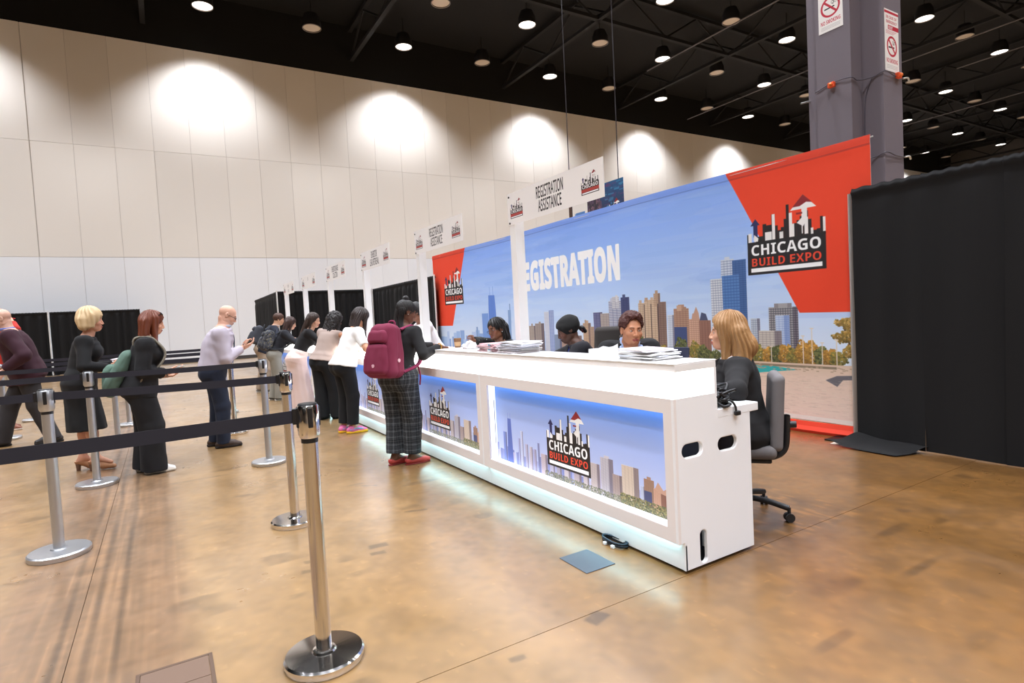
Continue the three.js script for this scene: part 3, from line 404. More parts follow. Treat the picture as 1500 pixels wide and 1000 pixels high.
// sign posts standing on the desk behind the ledge
const SIGNS = [
  [[['REGISTRATION', 225], ['ASSISTANCE', 190]], 'nearest white sign reading REGISTRATION ASSISTANCE, on a post behind the counter ledge'],
  [[['REGISTRATION', 225], ['ASSISTANCE', 190]], 'second REGISTRATION ASSISTANCE sign, standing above the woman with the maroon backpack'],
  [[['EXHIBITOR', 160], ['LEAD RETRIEVAL', 240]], 'white sign reading EXHIBITOR LEAD RETRIEVAL, on the third post along the counter'],
  [[['EXHIBITOR BADGE', 260], ['COLLECTION', 190]], 'white sign on the fourth post along the counter, above the curly haired customer'],
  [[['', 44]], 'white sign with one small grey mark on the fifth post along the counter'],
  [[['', 92], ['', 92]], 'smallest and farthest white sign on the last post of the counter'],
];
const signCache = {};
SIGNS.forEach(([lines, label], i) => {
  const z = JOINT[i + 1], g = thing('counter_sign', label, 'sign', 'white signs along the counter', [2.56, 0.832, z]);
  const key = lines.map((l) => l.join()).join(); const tex = signCache[key] ??= signTex(lines), face = new THREE.MeshStandardMaterial({ map: tex, roughness: 0.5 });
  part('post', rbox(0.004, 0.092, 0.004, 1.56, 0.0, 0.086, 0.003), white, g);
  part('post_foot', rbox(-0.01, 0.15, 0, 0.008, -0.03, 0.12, 0.002), aluminium, g);
  part('board', at(new THREE.BoxGeometry(0.006, 0.262, 1.235), -0.0, 1.445, 0.612), [white, face, white, white, white, white], g);
  for (const y of [1.33, 1.545]) part('screw', cyl(0.008, 0.008, 0.006, 12).rotateZ(Math.PI / 2).translate(-0.005, y, 0.022), blackMetal, g);
});

// ---------------------------------------------------------------- printed banner wall
const BX = 5.8;
{
  const g = thing('registration_banner', 'long printed fabric banner with blue sky, city skyline, red corners and REGISTRATION lettering', 'banner', null, [BX, 0, (BAN.z0 + BAN.z1) / 2]);
  const L = BAN.z1 - BAN.z0, nz = 220, ny = 46, geo = new THREE.BoxGeometry(0.004, BAN.y1 - BAN.y0, L, 1, ny, nz), p = geo.attributes.position;
  for (let i = 0; i < p.count; i++) {
    const y = p.getY(i) + (BAN.y0 + BAN.y1) / 2, z = p.getZ(i), t = (y - BAN.y0) / (BAN.y1 - BAN.y0);
    const fold = 0.014 * Math.sin(z * 2.1 + 0.8 * Math.sin(y * 1.3)) * (0.4 + 0.6 * (1 - t)) + 0.006 * N3(z * 1.7, y * 1.1, 3) + 0.004 * N3(z * 5, y * 2.2, 9) * Math.sin(Math.PI * t);
    const hem = smooth(2.84, 2.875, y) * -0.018 * Math.sin(Math.PI * clamp((y - 2.84) / 0.08, 0, 1)) - 0.016 * Math.exp(-Math.pow((y - 0.15) / 0.02, 2));
    p.setX(i, p.getX(i) + fold + hem); p.setY(i, y + 0.012 * Math.sin(z * 0.9) * t);
  }
  geo.computeVertexNormals();
  const cloth = new THREE.MeshStandardMaterial({ map: bannerTex, roughness: 0.82 }), edge = M(0xd9d4d0, 0.8);
  part('printed_sheet', geo, [edge, cloth, edge, edge, edge, edge], g);
  part('top_rail', rod(V(0.006, BAN.y1 - 0.035, -L / 2 - 0.02), V(0.006, BAN.y1 - 0.035, L / 2 + 0.02), 0.007), aluminium, g);
  for (const [z, m] of [[-L / 4, 0], [L / 4, 1], [0, 2]]) { part('upright', rod(V(0.05, 0.02, z), V(0.05, 2.9, z), 0.022, 12), aluminium, g); part('base_plate', rbox(-0.2, 0.25, 0, 0.012, z - 0.22, z + 0.22, 0.003), blackMetal, g); }
  const s = thing('red_floor_skirt', 'red fabric skirt lying along the floor under the banner', 'fabric', null, [BX, 0, -4.6]);
  const sk = new THREE.Shape(); [[-0.06, 0], [-0.075, 0.03], [-0.05, 0.07], [-0.035, 0.118], [-0.03, 0.118], [-0.04, 0.06], [-0.03, 0.005], [0.02, 0]].forEach(([x, y], i) => sk[i ? 'lineTo' : 'moveTo'](x, y)); sk.closePath();
  const sg = new THREE.ExtrudeGeometry(sk, { depth: 3.3, steps: 60, bevelEnabled: false }).translate(0, 0, -1.65), q = sg.attributes.position; for (let i = 0; i < q.count; i++) q.setX(i, q.getX(i) + 0.012 * Math.sin(q.getZ(i) * 5) - 0.01 * Math.sin(q.getZ(i) * 2.2)); sg.computeVertexNormals();
  part('skirt', sg, M(0xe63a1c, 0.7), s);
}

// ---------------------------------------------------------------- pipe and drape
const drapeM = new THREE.MeshPhysicalMaterial({ color: 0x0b090a, roughness: 0.9, sheen: 0.06, sheenColor: new THREE.Color(0x4a4244), sheenRoughness: 0.6 }), drapeDarkM = M(0x18161a, 0.9);
function drapeGeo(L, H, seed, folds, amp) {                           // sheet along +x from 0 to L, pleats towards z, gathered on the pipe at the top
  const nx = Math.max(24, Math.round(folds * 9)), ny = 26, g = new THREE.BoxGeometry(L, H, 0.006, nx, ny, 1), p = g.attributes.position, r = rng(seed), ph = r() * 6;
  for (let i = 0; i < p.count; i++) {
    const x = p.getX(i) + L / 2, t = 1 - Math.pow(1 - clamp((p.getY(i) + H / 2) / H, 0, 1), 1.9), y = t * H, u = x / L * folds * Math.PI * 2;
    const big = Math.sin(u + ph + 0.9 * Math.sin(u * 0.37 + ph) + 0.5 * N3(x * 1.5, y * 0.6, seed)), fine = Math.sin(u * 3.1 + seed + N3(x * 4, y, seed) * 2);
    const top = smooth(0.94, 1, t), hang = 1 - smooth(0.90, 0.965, t), d = amp * (0.55 + 0.45 * (1 - t)) * big * hang + amp * 0.16 * fine * (0.4 * hang + top) + 0.02 * N3(x * 1.1, y * 0.8, seed + 5) * (1 - t);
    const head = 0.022 * Math.sin(Math.PI * smooth(0.965, 1, t)) * Math.sign(p.getZ(i));
    p.setXYZ(i, x, y + 0.006 * fine * top + 0.01 * (1 - t) * big * 0.3, p.getZ(i) + d + head);
  }
  g.computeVertexNormals(); return g;
}
const drapeGroups = 'black drape panels';
function drape(label, x0, z0, x1, z1, H, seed, folds, amp, more) {
  const L = Math.hypot(x1 - x0, z1 - z0), g = thing('black_drape', label, 'drape', drapeGroups, [x0, 0, z0], Math.atan2(-(z1 - z0), x1 - x0));
  part('cloth', drapeGeo(L, H - 0.015, seed, folds, amp).translate(0, 0.012, 0), drapeM, g);
  part('top_rail', rod(V(0.01, H - 0.042, 0), V(L - 0.01, H - 0.042, 0), 0.012), aluminium, g);
  more?.(g, L); return g;
}
const poleWhite = M(0xe6e4e2, 0.4);
function drapePole(label, x, z, H = 2.46) { const g = thing('drape_pole', label, 'pole', 'aluminium drape poles', [x, 0, z]); part('pole', rod(V(0, 0.012, 0), V(0, H, 0), 0.021, 16), /white/.test(label) ? poleWhite : aluminium, g); part('base', rbox(-0.2, 0.2, 0, 0.012, -0.2, 0.2, 0.003), blackMetal, g); return g; }
// right of the banner, running towards the viewer
drape('black drape panel next to the banner, its hem kicked out on the floor', 5.68, -3.05, 5.65, -2.45, 2.42, 2, 1.4, 0.013, (g) => {
  const f = new THREE.PlaneGeometry(0.62, 0.34, 12, 8).rotateX(-Math.PI / 2), p = f.attributes.position; for (let i = 0; i < p.count; i++) { const x = p.getX(i), z = p.getZ(i); p.setXYZ(i, x + 0.26 - z * 0.3, 0.012 + 0.05 * smooth(-0.05, 0.17, -z) + 0.05 * smooth(-0.1, -0.31, x) * (0.6 + 2 * Math.max(0, z)) + 0.006 * N3(x * 9, z * 9, 1), z + 0.17); } f.computeVertexNormals();
  part('hem_flap', f, drapeM, g);
});
drape('black drape panel second from the red end of the banner', 5.65, -2.45, 5.62, -1.87, 2.42, 8, 1.8, 0.014);
drape('black drape panel third from the banner, at the edge of the view', 5.62, -1.87, 5.62, -1.2, 2.42, 15, 3, 0.016);
drape('black drape panel fourth from the banner, beyond the view', 5.62, -1.2, 5.62, -0.3, 2.42, 21, 4, 0.02);
drapePole('grey upright pole against the red end of the banner', 5.72, -3.09, 2.38);
// left of the banner and the far booth corner
drape('black drape panel beside the left edge of the banner, seen past the second sign', 5.70, -14.9, 5.70, -12.9, 2.44, 31, 6, 0.05);
drape('black drape panel between the second and third sign posts', 5.78, -17.9, 5.70, -14.9, 2.44, 33, 8, 0.05);
drape('wide black drape panel facing the hall behind the third and fourth sign posts', 4.4, -18.0, 5.9, -17.95, 2.44, 37, 9, 0.04);
drape('wide black drape panel facing the hall behind the last sign posts', 2.95, -18.05, 4.4, -18.0, 2.44, 41, 9, 0.04);
drape('black drape panel closing the far booth, beside the bare white wall', 3.05, -23.5, 2.95, -18.05, 2.44, 43, 14, 0.05);
drapePole('white upright pole at the far corner of the black drape booth', 2.93, -18.0); drapePole('white upright pole between the second and third sign posts', 5.70, -17.78); drapePole('white upright pole at the left edge of the banner', 5.66, -12.86);
// against the far wall, left
drape('low black drape along the far wall, left of the white pole', -8.6, -28.4, -3.72, -28.3, 2.44, 51, 16, 0.06); drape('black drape along the far wall, right of the white pole', -3.66, -28.3, -0.72, -28.2, 2.44, 53, 10, 0.06); drapePole('white upright pole between black drapes by the far wall', -3.69, -28.15);

// ---------------------------------------------------------------- column with notices
{
  const grey = M(0x756c73, 0.6), col = struct('column', merge([box(8.0, 8.98, 0, DECK, -4.734, -4.264), box(8.25, 8.73, 0, DECK, -5.003, -3.991)]), grey);
  const cableM = M(0x55505a, 0.5), ring = (y) => part('cable_loop', tube([V(7.985, y - 0.03, -4.75), V(7.985, y + 0.02, -4.5), V(7.985, y, -4.25), V(8.12, y - 0.02, -4.245), V(8.235, y - 0.01, -4.1), V(8.24, y + 0.02, -3.975), V(8.5, y, -3.975), V(8.76, y, -3.975)], 0.008, 40, 6), cableM, col);
  ring(4.28); ring(3.24); part('cable_drop', tube([V(8.235, 4.27, -4.12), V(8.24, 4.1, -4.2), V(8.24, 3.0, -4.235), V(8.24, 2.0, -4.235)], 0.005, 20, 6), cableM, col);
  const n1 = thing('no_smoking_notice', 'white NO SMOKING notice on the wider grey face of the column', 'notice', null, [7.997, 5.0, -4.515]); part('plate', at(new THREE.BoxGeometry(0.004, 0.52, 0.33), 0, 0.26, 0), [white, new THREE.MeshStandardMaterial({ map: noSmoking(false), roughness: 0.5 }), white, white, white, white], n1);
  const n2 = thing('no_smoking_notice', 'tall white notice with emergency lines above NO SMOKING on the narrow column face', 'notice', null, [8.475, 4.33, -3.988]); part('plate', at(new THREE.BoxGeometry(0.35, 0.79, 0.004), 0, 0.395, 0), [white, white, white, white, new THREE.MeshStandardMaterial({ map: noSmoking(true), roughness: 0.5 }), white], n2);
  const orange = M(0xf0582a, 0.5), alarm = (label, p, rot) => { const g = thing('orange_beacon', label, 'beacon', 'orange beacons on the column cable', p, rot); part('body', rbox(-0.045, 0.045, -0.035, 0.035, 0.002, 0.05, 0.008), orange, g); part('lens', new THREE.SphereGeometry(0.026, 14, 10).translate(0, 0, 0.055), M(0xf7823c, 0.3), g); };
  alarm('small orange beacon on the wider column face, below the round NO SMOKING notice', [7.995, 4.27, -4.51], -Math.PI / 2); alarm('small orange beacon below the tall notice on the column edge', [8.58, 4.29, -3.988], 0);
  const hook = (x, y, z) => part('cable_hook', tube([V(x, y, z), V(x + 0.07, y + 0.01, z + 0.03), V(x + 0.12, y - 0.02, z + 0.02)], 0.012, 10, 6), aluminium, col); hook(8.73, 4.28, -3.98); hook(8.73, 3.24, -3.98);
  part('cable_hook', tube([V(8.26, 4.25, -4.99), V(8.2, 4.24, -5.0), V(8.12, 4.22, -5.05)], 0.014, 10, 6), aluminium, col);
}
// hanging banner and its cables
{
  const g = thing('hanging_banner', 'small dark printed banner with the show logo, hanging behind the big banner', 'banner', null, [10, 3.35, -12.0]);
  part('sheet', at(new THREE.BoxGeometry(0.006, 1.3, 2.26), 0, 0.65, 0), [M(0x2a2430, 0.7), new THREE.MeshStandardMaterial({ map: hangTex, roughness: 0.6 }), white, white, white, white], g);
  const cm = M(0x37333a, 0.5);
  for (const [z, y0, l] of [[-11.05, 4.64, 'thin steel cable running from the ceiling to the logo end of the hanging banner'], [-13.05, 4.62, 'thin steel cable dropping from the ceiling behind the nearest counter sign']]) { const c = thing('hanging_cable', l, 'cable', null, [10, y0, z]); part('wire', rod(V(0, 0, 0), V(0.05, DECK - y0, 0), 0.012, 6), cm, c); }
}

// ---------------------------------------------------------------- floor plates, paper on the floor
{
  const p1 = thing('floor_box_lid', 'square blue-grey floor box lid in front of the counter', 'floor plate', null, [1.945, 0, -2.545]); part('lid', rbox(-0.1, 0.1, 0, 0.004, -0.125, 0.125, 0.002), M(0x5d6671, 0.45, { metalness: 0.4 }), p1);
  const p2 = thing('access_plate', 'worn brown steel access plate in the floor, near the chrome post base', 'floor plate', null, [-0.05, 0, -2.64]); part('frame', merge([rbox(-0.14, 0.14, 0, 0.004, 0.165, 0.18, 0.001), rbox(-0.14, 0.14, 0, 0.004, -0.18, -0.165, 0.001), rbox(-0.14, -0.125, 0, 0.004, -0.165, 0.165, 0.001), rbox(0.125, 0.14, 0, 0.004, -0.165, 0.165, 0.001)]), M(0x5c4739, 0.55, { metalness: 0.3 }), p2); for (const [a, b] of [[-0.163, 0.0], [0.004, 0.163]]) part('flap', rbox(-0.123, 0.123, 0, 0.0035, a, b, 0.001), M(0x70594a, 0.55, { metalness: 0.3 }), p2);
  const sheet = thing('floor_sheet', 'pale sheet of card on the floor at the foot of the banner pole', 'sheet', null, [5.52, 0, -3.02], 0.1); part('card', rbox(-0.09, 0.12, 0, 0.003, -0.16, 0.16, 0.001), M(0xd8cabb, 0.8), sheet);
  const cb = thing('cable_bundle', 'coil of dark cables with plugs on the floor under the counter front', 'cables', null, [2.2, 0, -2.64]); const r = rng(9);
  for (let k = 0; k < 6; k++) { const pts = []; for (let i = 0; i < 9; i++) { const a = i / 9 * 6.28; pts.push(V(0.015 + 0.035 * Math.cos(a) + 0.01 * r(), 0.008 + 0.007 * k * 0.6 + 0.004 * r(), 0.10 * Math.sin(a) + 0.02 * r())); } part('cable', tube(pts, 0.006, 40, 6, true), M([0x1a2430, 0x12181f, 0x1c2f3f][k % 3], 0.5), cb); }
  for (const z of [-0.02, 0.05]) part('plug', rbox(-0.035, -0.01, 0.0, 0.018, z - 0.012, z + 0.012, 0.004), M(0xe8eef2, 0.4), cb);
  const cd = thing('cable_tangle', 'tangle of black cables spilling over the white desk beside the lit ledge', 'cables', null, [2.62, 0.832, -2.19]); const r2 = rng(12);
  for (let k = 0; k < 16; k++) { const pts = []; const cx = (r2() - 0.62) * 0.13, cz = (r2() - 0.4) * 0.09, cy = 0.02 + 0.06 * r2() * (k > 4 ? 1 : 0.3); for (let i = 0; i < 8; i++) { const a = i / 8 * 6.28 + r2() * 0.8; pts.push(V(cx + (0.045 + 0.035 * r2()) * Math.cos(a), Math.max(0.008, cy + 0.05 * (r2() - 0.3)), cz + (0.035 + 0.03 * r2()) * Math.sin(a))); } part('cable', tube(pts, 0.0085, 44, 6, true), blackPlastic, cd); }
  for (const [x, y, z] of [[-0.03, 0.03, 0.02], [0.02, 0.025, 0.04], [-0.06, 0.045, -0.02], [-0.05, 0.06, 0.03], [-0.01, 0.05, 0.0], [0.03, 0.02, 0.0], [-0.07, 0.02, 0.04]]) part('plug', rbox(x - 0.028, x + 0.028, y - 0.02, y + 0.02, z - 0.02, z + 0.02, 0.008), blackPlastic, cd);
  part('cable', tube([V(0.0, 0.03, 0.05), V(0.03, 0.03, 0.09), V(0.045, 0.0, 0.105), V(0.05, -0.03, 0.106)], 0.006, 20, 6), blackPlastic, cd); part('plug', rbox(0.035, 0.075, -0.05, -0.025, 0.1, 0.12, 0.006), blackPlastic, cd);
}

// ---------------------------------------------------------------- belt posts
const POST_H = 1.077;
function postProto(metal, baseR, label) {
  const g = thing('belt_post', label, 'belt post', 'belt posts of the queue');
  part('base', lathe([[0, 0], [baseR, 0], [baseR + 0.004, 0.006], [baseR + 0.004, 0.03], [baseR - 0.004, 0.038], [0.05, 0.042], [0.045, 0.05], [0.034, 0.052], [0, 0.052]], 56), metal, g);
  part('pole', at(cyl(0.032, 0.032, 0.91, 28), 0, 0.505, 0), metal, g);
  part('collar', at(cyl(0.0335, 0.0335, 0.018, 28), 0, 0.93, 0), blackPlastic, g);
  part('head', lathe([[0.0, 0.94], [0.036, 0.94], [0.043, 0.955], [0.043, 1.07], [0.038, POST_H], [0, POST_H]], 32), metal, g);
  part('cap', at(cyl(0.036, 0.039, 0.006, 28), 0, POST_H + 0.002, 0), blackPlastic, g);
  for (let k = 0; k < 4; k++) part('belt_slot', rbox(-0.010, 0.010, 0.985, 1.068, 0.038, 0.047, 0.004).rotateY(k * Math.PI / 2), blackPlastic, g);
  return g;
}
const chromePost = postProto(chrome, 0.158, ''), silverPost = postProto(satinSteel, 0.168, '');
const POSTS = [
  ['c', 0.489, -2.469, 'shiny chrome belt post nearest the viewer, on a scuffed round base'], ['c', 0.721, -4.328, 'chrome belt post just behind the nearest one, holding the middle belt'],
  ['s', -0.667, -4.725, 'nearest silver belt post, on a broad flat base beside the worn floor strip'], ['s', 0.858, -6.415, 'silver belt post between the man in jeans and the customer in the pink skirt'],
  ['s', -0.622, -6.705, 'silver belt post in front of the blonde woman in black'], ['c', 0.75, -8.575, 'chrome belt post half hidden behind the man in jeans'],
  ['s', -0.573, -8.923, 'silver belt post behind the woman with the green backpack'], ['s', -0.53, -10.75, 'small silver belt post in the fifth row, between the two women in black'],
  ['s', 0.85, -10.8, 'silver belt post in the fifth row, hidden by the man in jeans'], ['s', -0.5, -12.9, 'silver belt post in the sixth and last row'], ['s', 0.9, -12.95, 'silver belt post at the inner end of the last row'],
  ['s', -2.05, -4.75, 'silver belt post holding the second belt, outside the view'], ['s', -2.05, -6.75, 'silver belt post holding the third belt, outside the view'], ['s', -2.05, -9.0, 'silver belt post holding the fourth belt, outside the view'],
  ['s', -2.0, -10.8, 'silver belt post beside the man in the burgundy jacket'], ['s', -2.0, -12.9, 'silver belt post beside the man in the red cap'], ['c', -1.35, -2.5, 'chrome belt post holding the nearest belt, outside the view'],
];
let usedC = false, usedS = false;
for (const [kind, x, z, label] of POSTS) {
  let g; if (kind === 'c') { g = usedC ? copyOf(chromePost) : chromePost; usedC = true; } else { g = usedS ? copyOf(silverPost) : silverPost; usedS = true; }
  g.position.set(x, 0, z); g.userData.label = label;
}
function belt(label, a, b, sag = 0.006) {
  const A = POSTS[a], B = POSTS[b], p = V(A[1], 0, A[2]), q = V(B[1], 0, B[2]), d = q.clone().sub(p), L = d.length(), u = d.clone().normalize(); p.addScaledVector(u, 0.042); const len = L - 0.084;
  const g = thing('queue_belt', label, 'belt', 'black belts of the queue', [p.x, 1.003, p.z], Math.atan2(-d.z, d.x));
  const geo = new THREE.BoxGeometry(len, 0.051, 0.0025, 24, 1, 1), v = geo.attributes.position; for (let i = 0; i < v.count; i++) { const t = (v.getX(i) + len / 2) / len; v.setX(i, t * len); v.setY(i, v.getY(i) + 0.03 - sag * 4 * t * (1 - t)); } geo.computeVertexNormals();
  part('webbing', geo, beltMat, g); part('clip', rbox(-0.006, 0.02, -0.002, 0.062, -0.008, 0.008, 0.003), blackPlastic, g);
}
belt('black belt nearest the viewer, crossing the whole queue', 0, 16, 0.01); belt('black belt from the middle chrome post to the silver edge post', 1, 2); belt('black belt running on from the silver edge post', 2, 11, 0.0);
belt('black belt in front of the man in jeans and the woman with the green backpack', 3, 4); belt('black belt in front of the blonde woman and the man in burgundy', 4, 12, 0);
belt('black belt of the fourth row, behind the man in jeans', 5, 6); belt('black belt of the fourth row, behind the blonde woman', 6, 13); belt('black belt of the fifth row', 8, 7); belt('black belt of the fifth row, behind the man in burgundy', 7, 14); belt('black belt of the last row', 10, 9); belt('black belt of the last row, behind the man in the red cap', 9, 15);
// ---------------------------------------------------------------- figures: signed distance fields meshed as one surface
const smin = (a, b, k) => { const h = k - Math.abs(a - b); return h > 0 ? Math.min(a, b) - h * h / (4 * k) : Math.min(a, b); };
const smax = (a, b, k) => -smin(-a, -b, k);
function cap(a, b, ra, rb) {
  const bx = b.x - a.x, by = b.y - a.y, bz = b.z - a.z, q = 1 / (bx * bx + by * by + bz * bz + 1e-9), ax = a.x, ay = a.y, az = a.z, dr = rb - ra;
  return (x, y, z) => { const px = x - ax, py = y - ay, pz = z - az; let t = (px * bx + py * by + pz * bz) * q; t = t < 0 ? 0 : t > 1 ? 1 : t; const ex = px - bx * t, ey = py - by * t, ez = pz - bz * t; return Math.sqrt(ex * ex + ey * ey + ez * ez) - ra - dr * t; };
}
function ell(c, rx, ry, rz) { const { x: cx, y: cy, z: cz } = c; return (x, y, z) => { const a = (x - cx) / rx, b = (y - cy) / ry, d = (z - cz) / rz, k0 = Math.sqrt(a * a + b * b + d * d), e = a / rx, f = b / ry, g = d / rz, k1 = Math.sqrt(e * e + f * f + g * g); return k1 < 1e-6 ? -Math.min(rx, ry, rz) : k0 * (k0 - 1) / k1; }; }
const blob = (list, k) => { const n = list.length; return (x, y, z) => { let d = list[0](x, y, z); for (let i = 1; i < n; i++) d = smin(d, list[i](x, y, z), k); return d; }; };
const both = (a, b) => (x, y, z) => Math.min(a(x, y, z), b(x, y, z));
// surface nets on a sparse grid
function surf(f, lo, hi, c, colour) {
  const nx = Math.ceil((hi.x - lo.x) / c) + 2, ny = Math.ceil((hi.y - lo.y) / c) + 2, nz = Math.ceil((hi.z - lo.z) / c) + 2, G = new Float32Array(nx * ny * nz), B = 6, half = B * c * 0.87, sy = nx, sz = nx * ny;
  for (let k0 = 0; k0 < nz; k0 += B) for (let j0 = 0; j0 < ny; j0 += B) for (let i0 = 0; i0 < nx; i0 += B) {
    const d = f(lo.x + (i0 + B / 2) * c, lo.y + (j0 + B / 2) * c, lo.z + (k0 + B / 2) * c), skip = Math.abs(d) > half * 1.5 + c * 1.5;
    const i1 = Math.min(nx, i0 + B), j1 = Math.min(ny, j0 + B), k1 = Math.min(nz, k0 + B);
    for (let k = k0; k < k1; k++) for (let j = j0; j < j1; j++) { const o = j * sy + k * sz; for (let i = i0; i < i1; i++) G[o + i] = skip ? d : f(lo.x + i * c, lo.y + j * c, lo.z + k * c); }
  }
  const id = new Int32Array(nx * ny * nz).fill(-1), P = [], I = [];
  for (let k = 0; k < nz - 1; k++) for (let j = 0; j < ny - 1; j++) for (let i = 0; i < nx - 1; i++) {
    const o = i + j * sy + k * sz, g = [G[o], G[o + 1], G[o + sy], G[o + sy + 1], G[o + sz], G[o + sz + 1], G[o + sz + sy], G[o + sz + sy + 1]];
    let m = 0; for (let q = 0; q < 8; q++) if (g[q] < 0) m |= 1 << q; if (m === 0 || m === 255) continue;
    let x = 0, y = 0, z = 0, n = 0;
    for (let q = 0; q < 8; q++) for (let a = 1; a < 8; a <<= 1) { const w = q | a; if (w === q || (g[q] < 0) === (g[w] < 0)) continue; const t = g[q] / (g[q] - g[w]); x += (q & 1) + (a === 1 ? t : 0); y += (q >> 1 & 1) + (a === 2 ? t : 0); z += (q >> 2 & 1) + (a === 4 ? t : 0); n++; }
    id[o] = P.length / 3; P.push(lo.x + (i + x / n) * c, lo.y + (j + y / n) * c, lo.z + (k + z / n) * c);
  }
  const quad = (a, b, d, e, flip) => { if (a < 0 || b < 0 || d < 0 || e < 0) return; flip ? I.push(a, d, b, a, e, d) : I.push(a, b, d, a, d, e); };
  for (let k = 1; k < nz - 1; k++) for (let j = 1; j < ny - 1; j++) for (let i = 1; i < nx - 1; i++) {
    const o = i + j * sy + k * sz, s = G[o] < 0;
    if (s !== G[o + 1] < 0) quad(id[o - sy - sz], id[o - sz], id[o], id[o - sy], !s);
    if (s !== G[o + sy] < 0) quad(id[o - 1 - sz], id[o - 1], id[o], id[o - sz], !s);
    if (s !== G[o + sz] < 0) quad(id[o - 1 - sy], id[o - sy], id[o], id[o - 1], !s);
  }
  const n = P.length / 3, pos = new Float32Array(P), nor = new Float32Array(P.length), uv = new Float32Array(n * 2), col = colour ? new Float32Array(P.length) : null, e = c * 0.5;
  for (let v = 0; v < n; v++) {
    const x = pos[v * 3], y = pos[v * 3 + 1], z = pos[v * 3 + 2], a = f(x + e, y - e, z - e), b = f(x - e, y - e, z + e), d = f(x - e, y + e, z - e), g = f(x + e, y + e, z + e);
    let u = a - b - d + g, w = -a - b + d + g, q = -a + b - d + g; const l = Math.hypot(u, w, q) || 1; u /= l; w /= l; q /= l;
    nor[v * 3] = u; nor[v * 3 + 1] = w; nor[v * 3 + 2] = q; uv[v * 2] = Math.abs(u) > Math.abs(q) ? z : x; uv[v * 2 + 1] = y;
    if (col) { const r = colour(x, y, z); col[v * 3] = r[0]; col[v * 3 + 1] = r[1]; col[v * 3 + 2] = r[2]; }
  }
  const geo = new THREE.BufferGeometry(); geo.setAttribute('position', new THREE.BufferAttribute(pos, 3)); geo.setAttribute('normal', new THREE.BufferAttribute(nor, 3)); geo.setAttribute('uv', new THREE.BufferAttribute(uv, 2)); if (col) geo.setAttribute('color', new THREE.BufferAttribute(col, 3)); geo.setIndex(I); return geo;
}
function profile(rows) { return (t) => { if (t <= rows[0][0]) return rows[0]; for (let i = 1; i < rows.length; i++) if (t <= rows[i][0]) { const u = smooth(0, 1, (t - rows[i - 1][0]) / (rows[i][0] - rows[i - 1][0])), a = rows[i - 1], b = rows[i]; return [t, lerp(a[1], b[1], u), lerp(a[2], b[2], u), lerp(a[3], b[3], u)]; } return rows[rows.length - 1]; }; }
// rows: height along the spine, half width, half depth, offset to the front
const WOMAN = [[-0.16, 0.07, 0.07, -0.02], [-0.10, 0.15, 0.11, -0.015], [-0.04, 0.168, 0.118, -0.015], [0.05, 0.15, 0.108, 0], [0.13, 0.122, 0.094, 0.005], [0.22, 0.132, 0.10, 0.01], [0.31, 0.15, 0.116, 0.018], [0.38, 0.152, 0.10, 0.0], [0.43, 0.125, 0.078, -0.015], [0.47, 0.075, 0.06, -0.02], [0.51, 0.05, 0.05, -0.015], [0.56, 0.045, 0.045, -0.01]];
const MAN = [[-0.16, 0.08, 0.08, -0.01], [-0.10, 0.15, 0.115, -0.01], [-0.04, 0.162, 0.12, -0.005], [0.05, 0.158, 0.122, 0.01], [0.13, 0.156, 0.12, 0.015], [0.22, 0.162, 0.12, 0.01], [0.31, 0.178, 0.124, 0.01], [0.38, 0.178, 0.11, 0.0], [0.43, 0.15, 0.085, -0.015], [0.475, 0.085, 0.068, -0.02], [0.515, 0.06, 0.06, -0.015], [0.56, 0.055, 0.055, -0.01]];

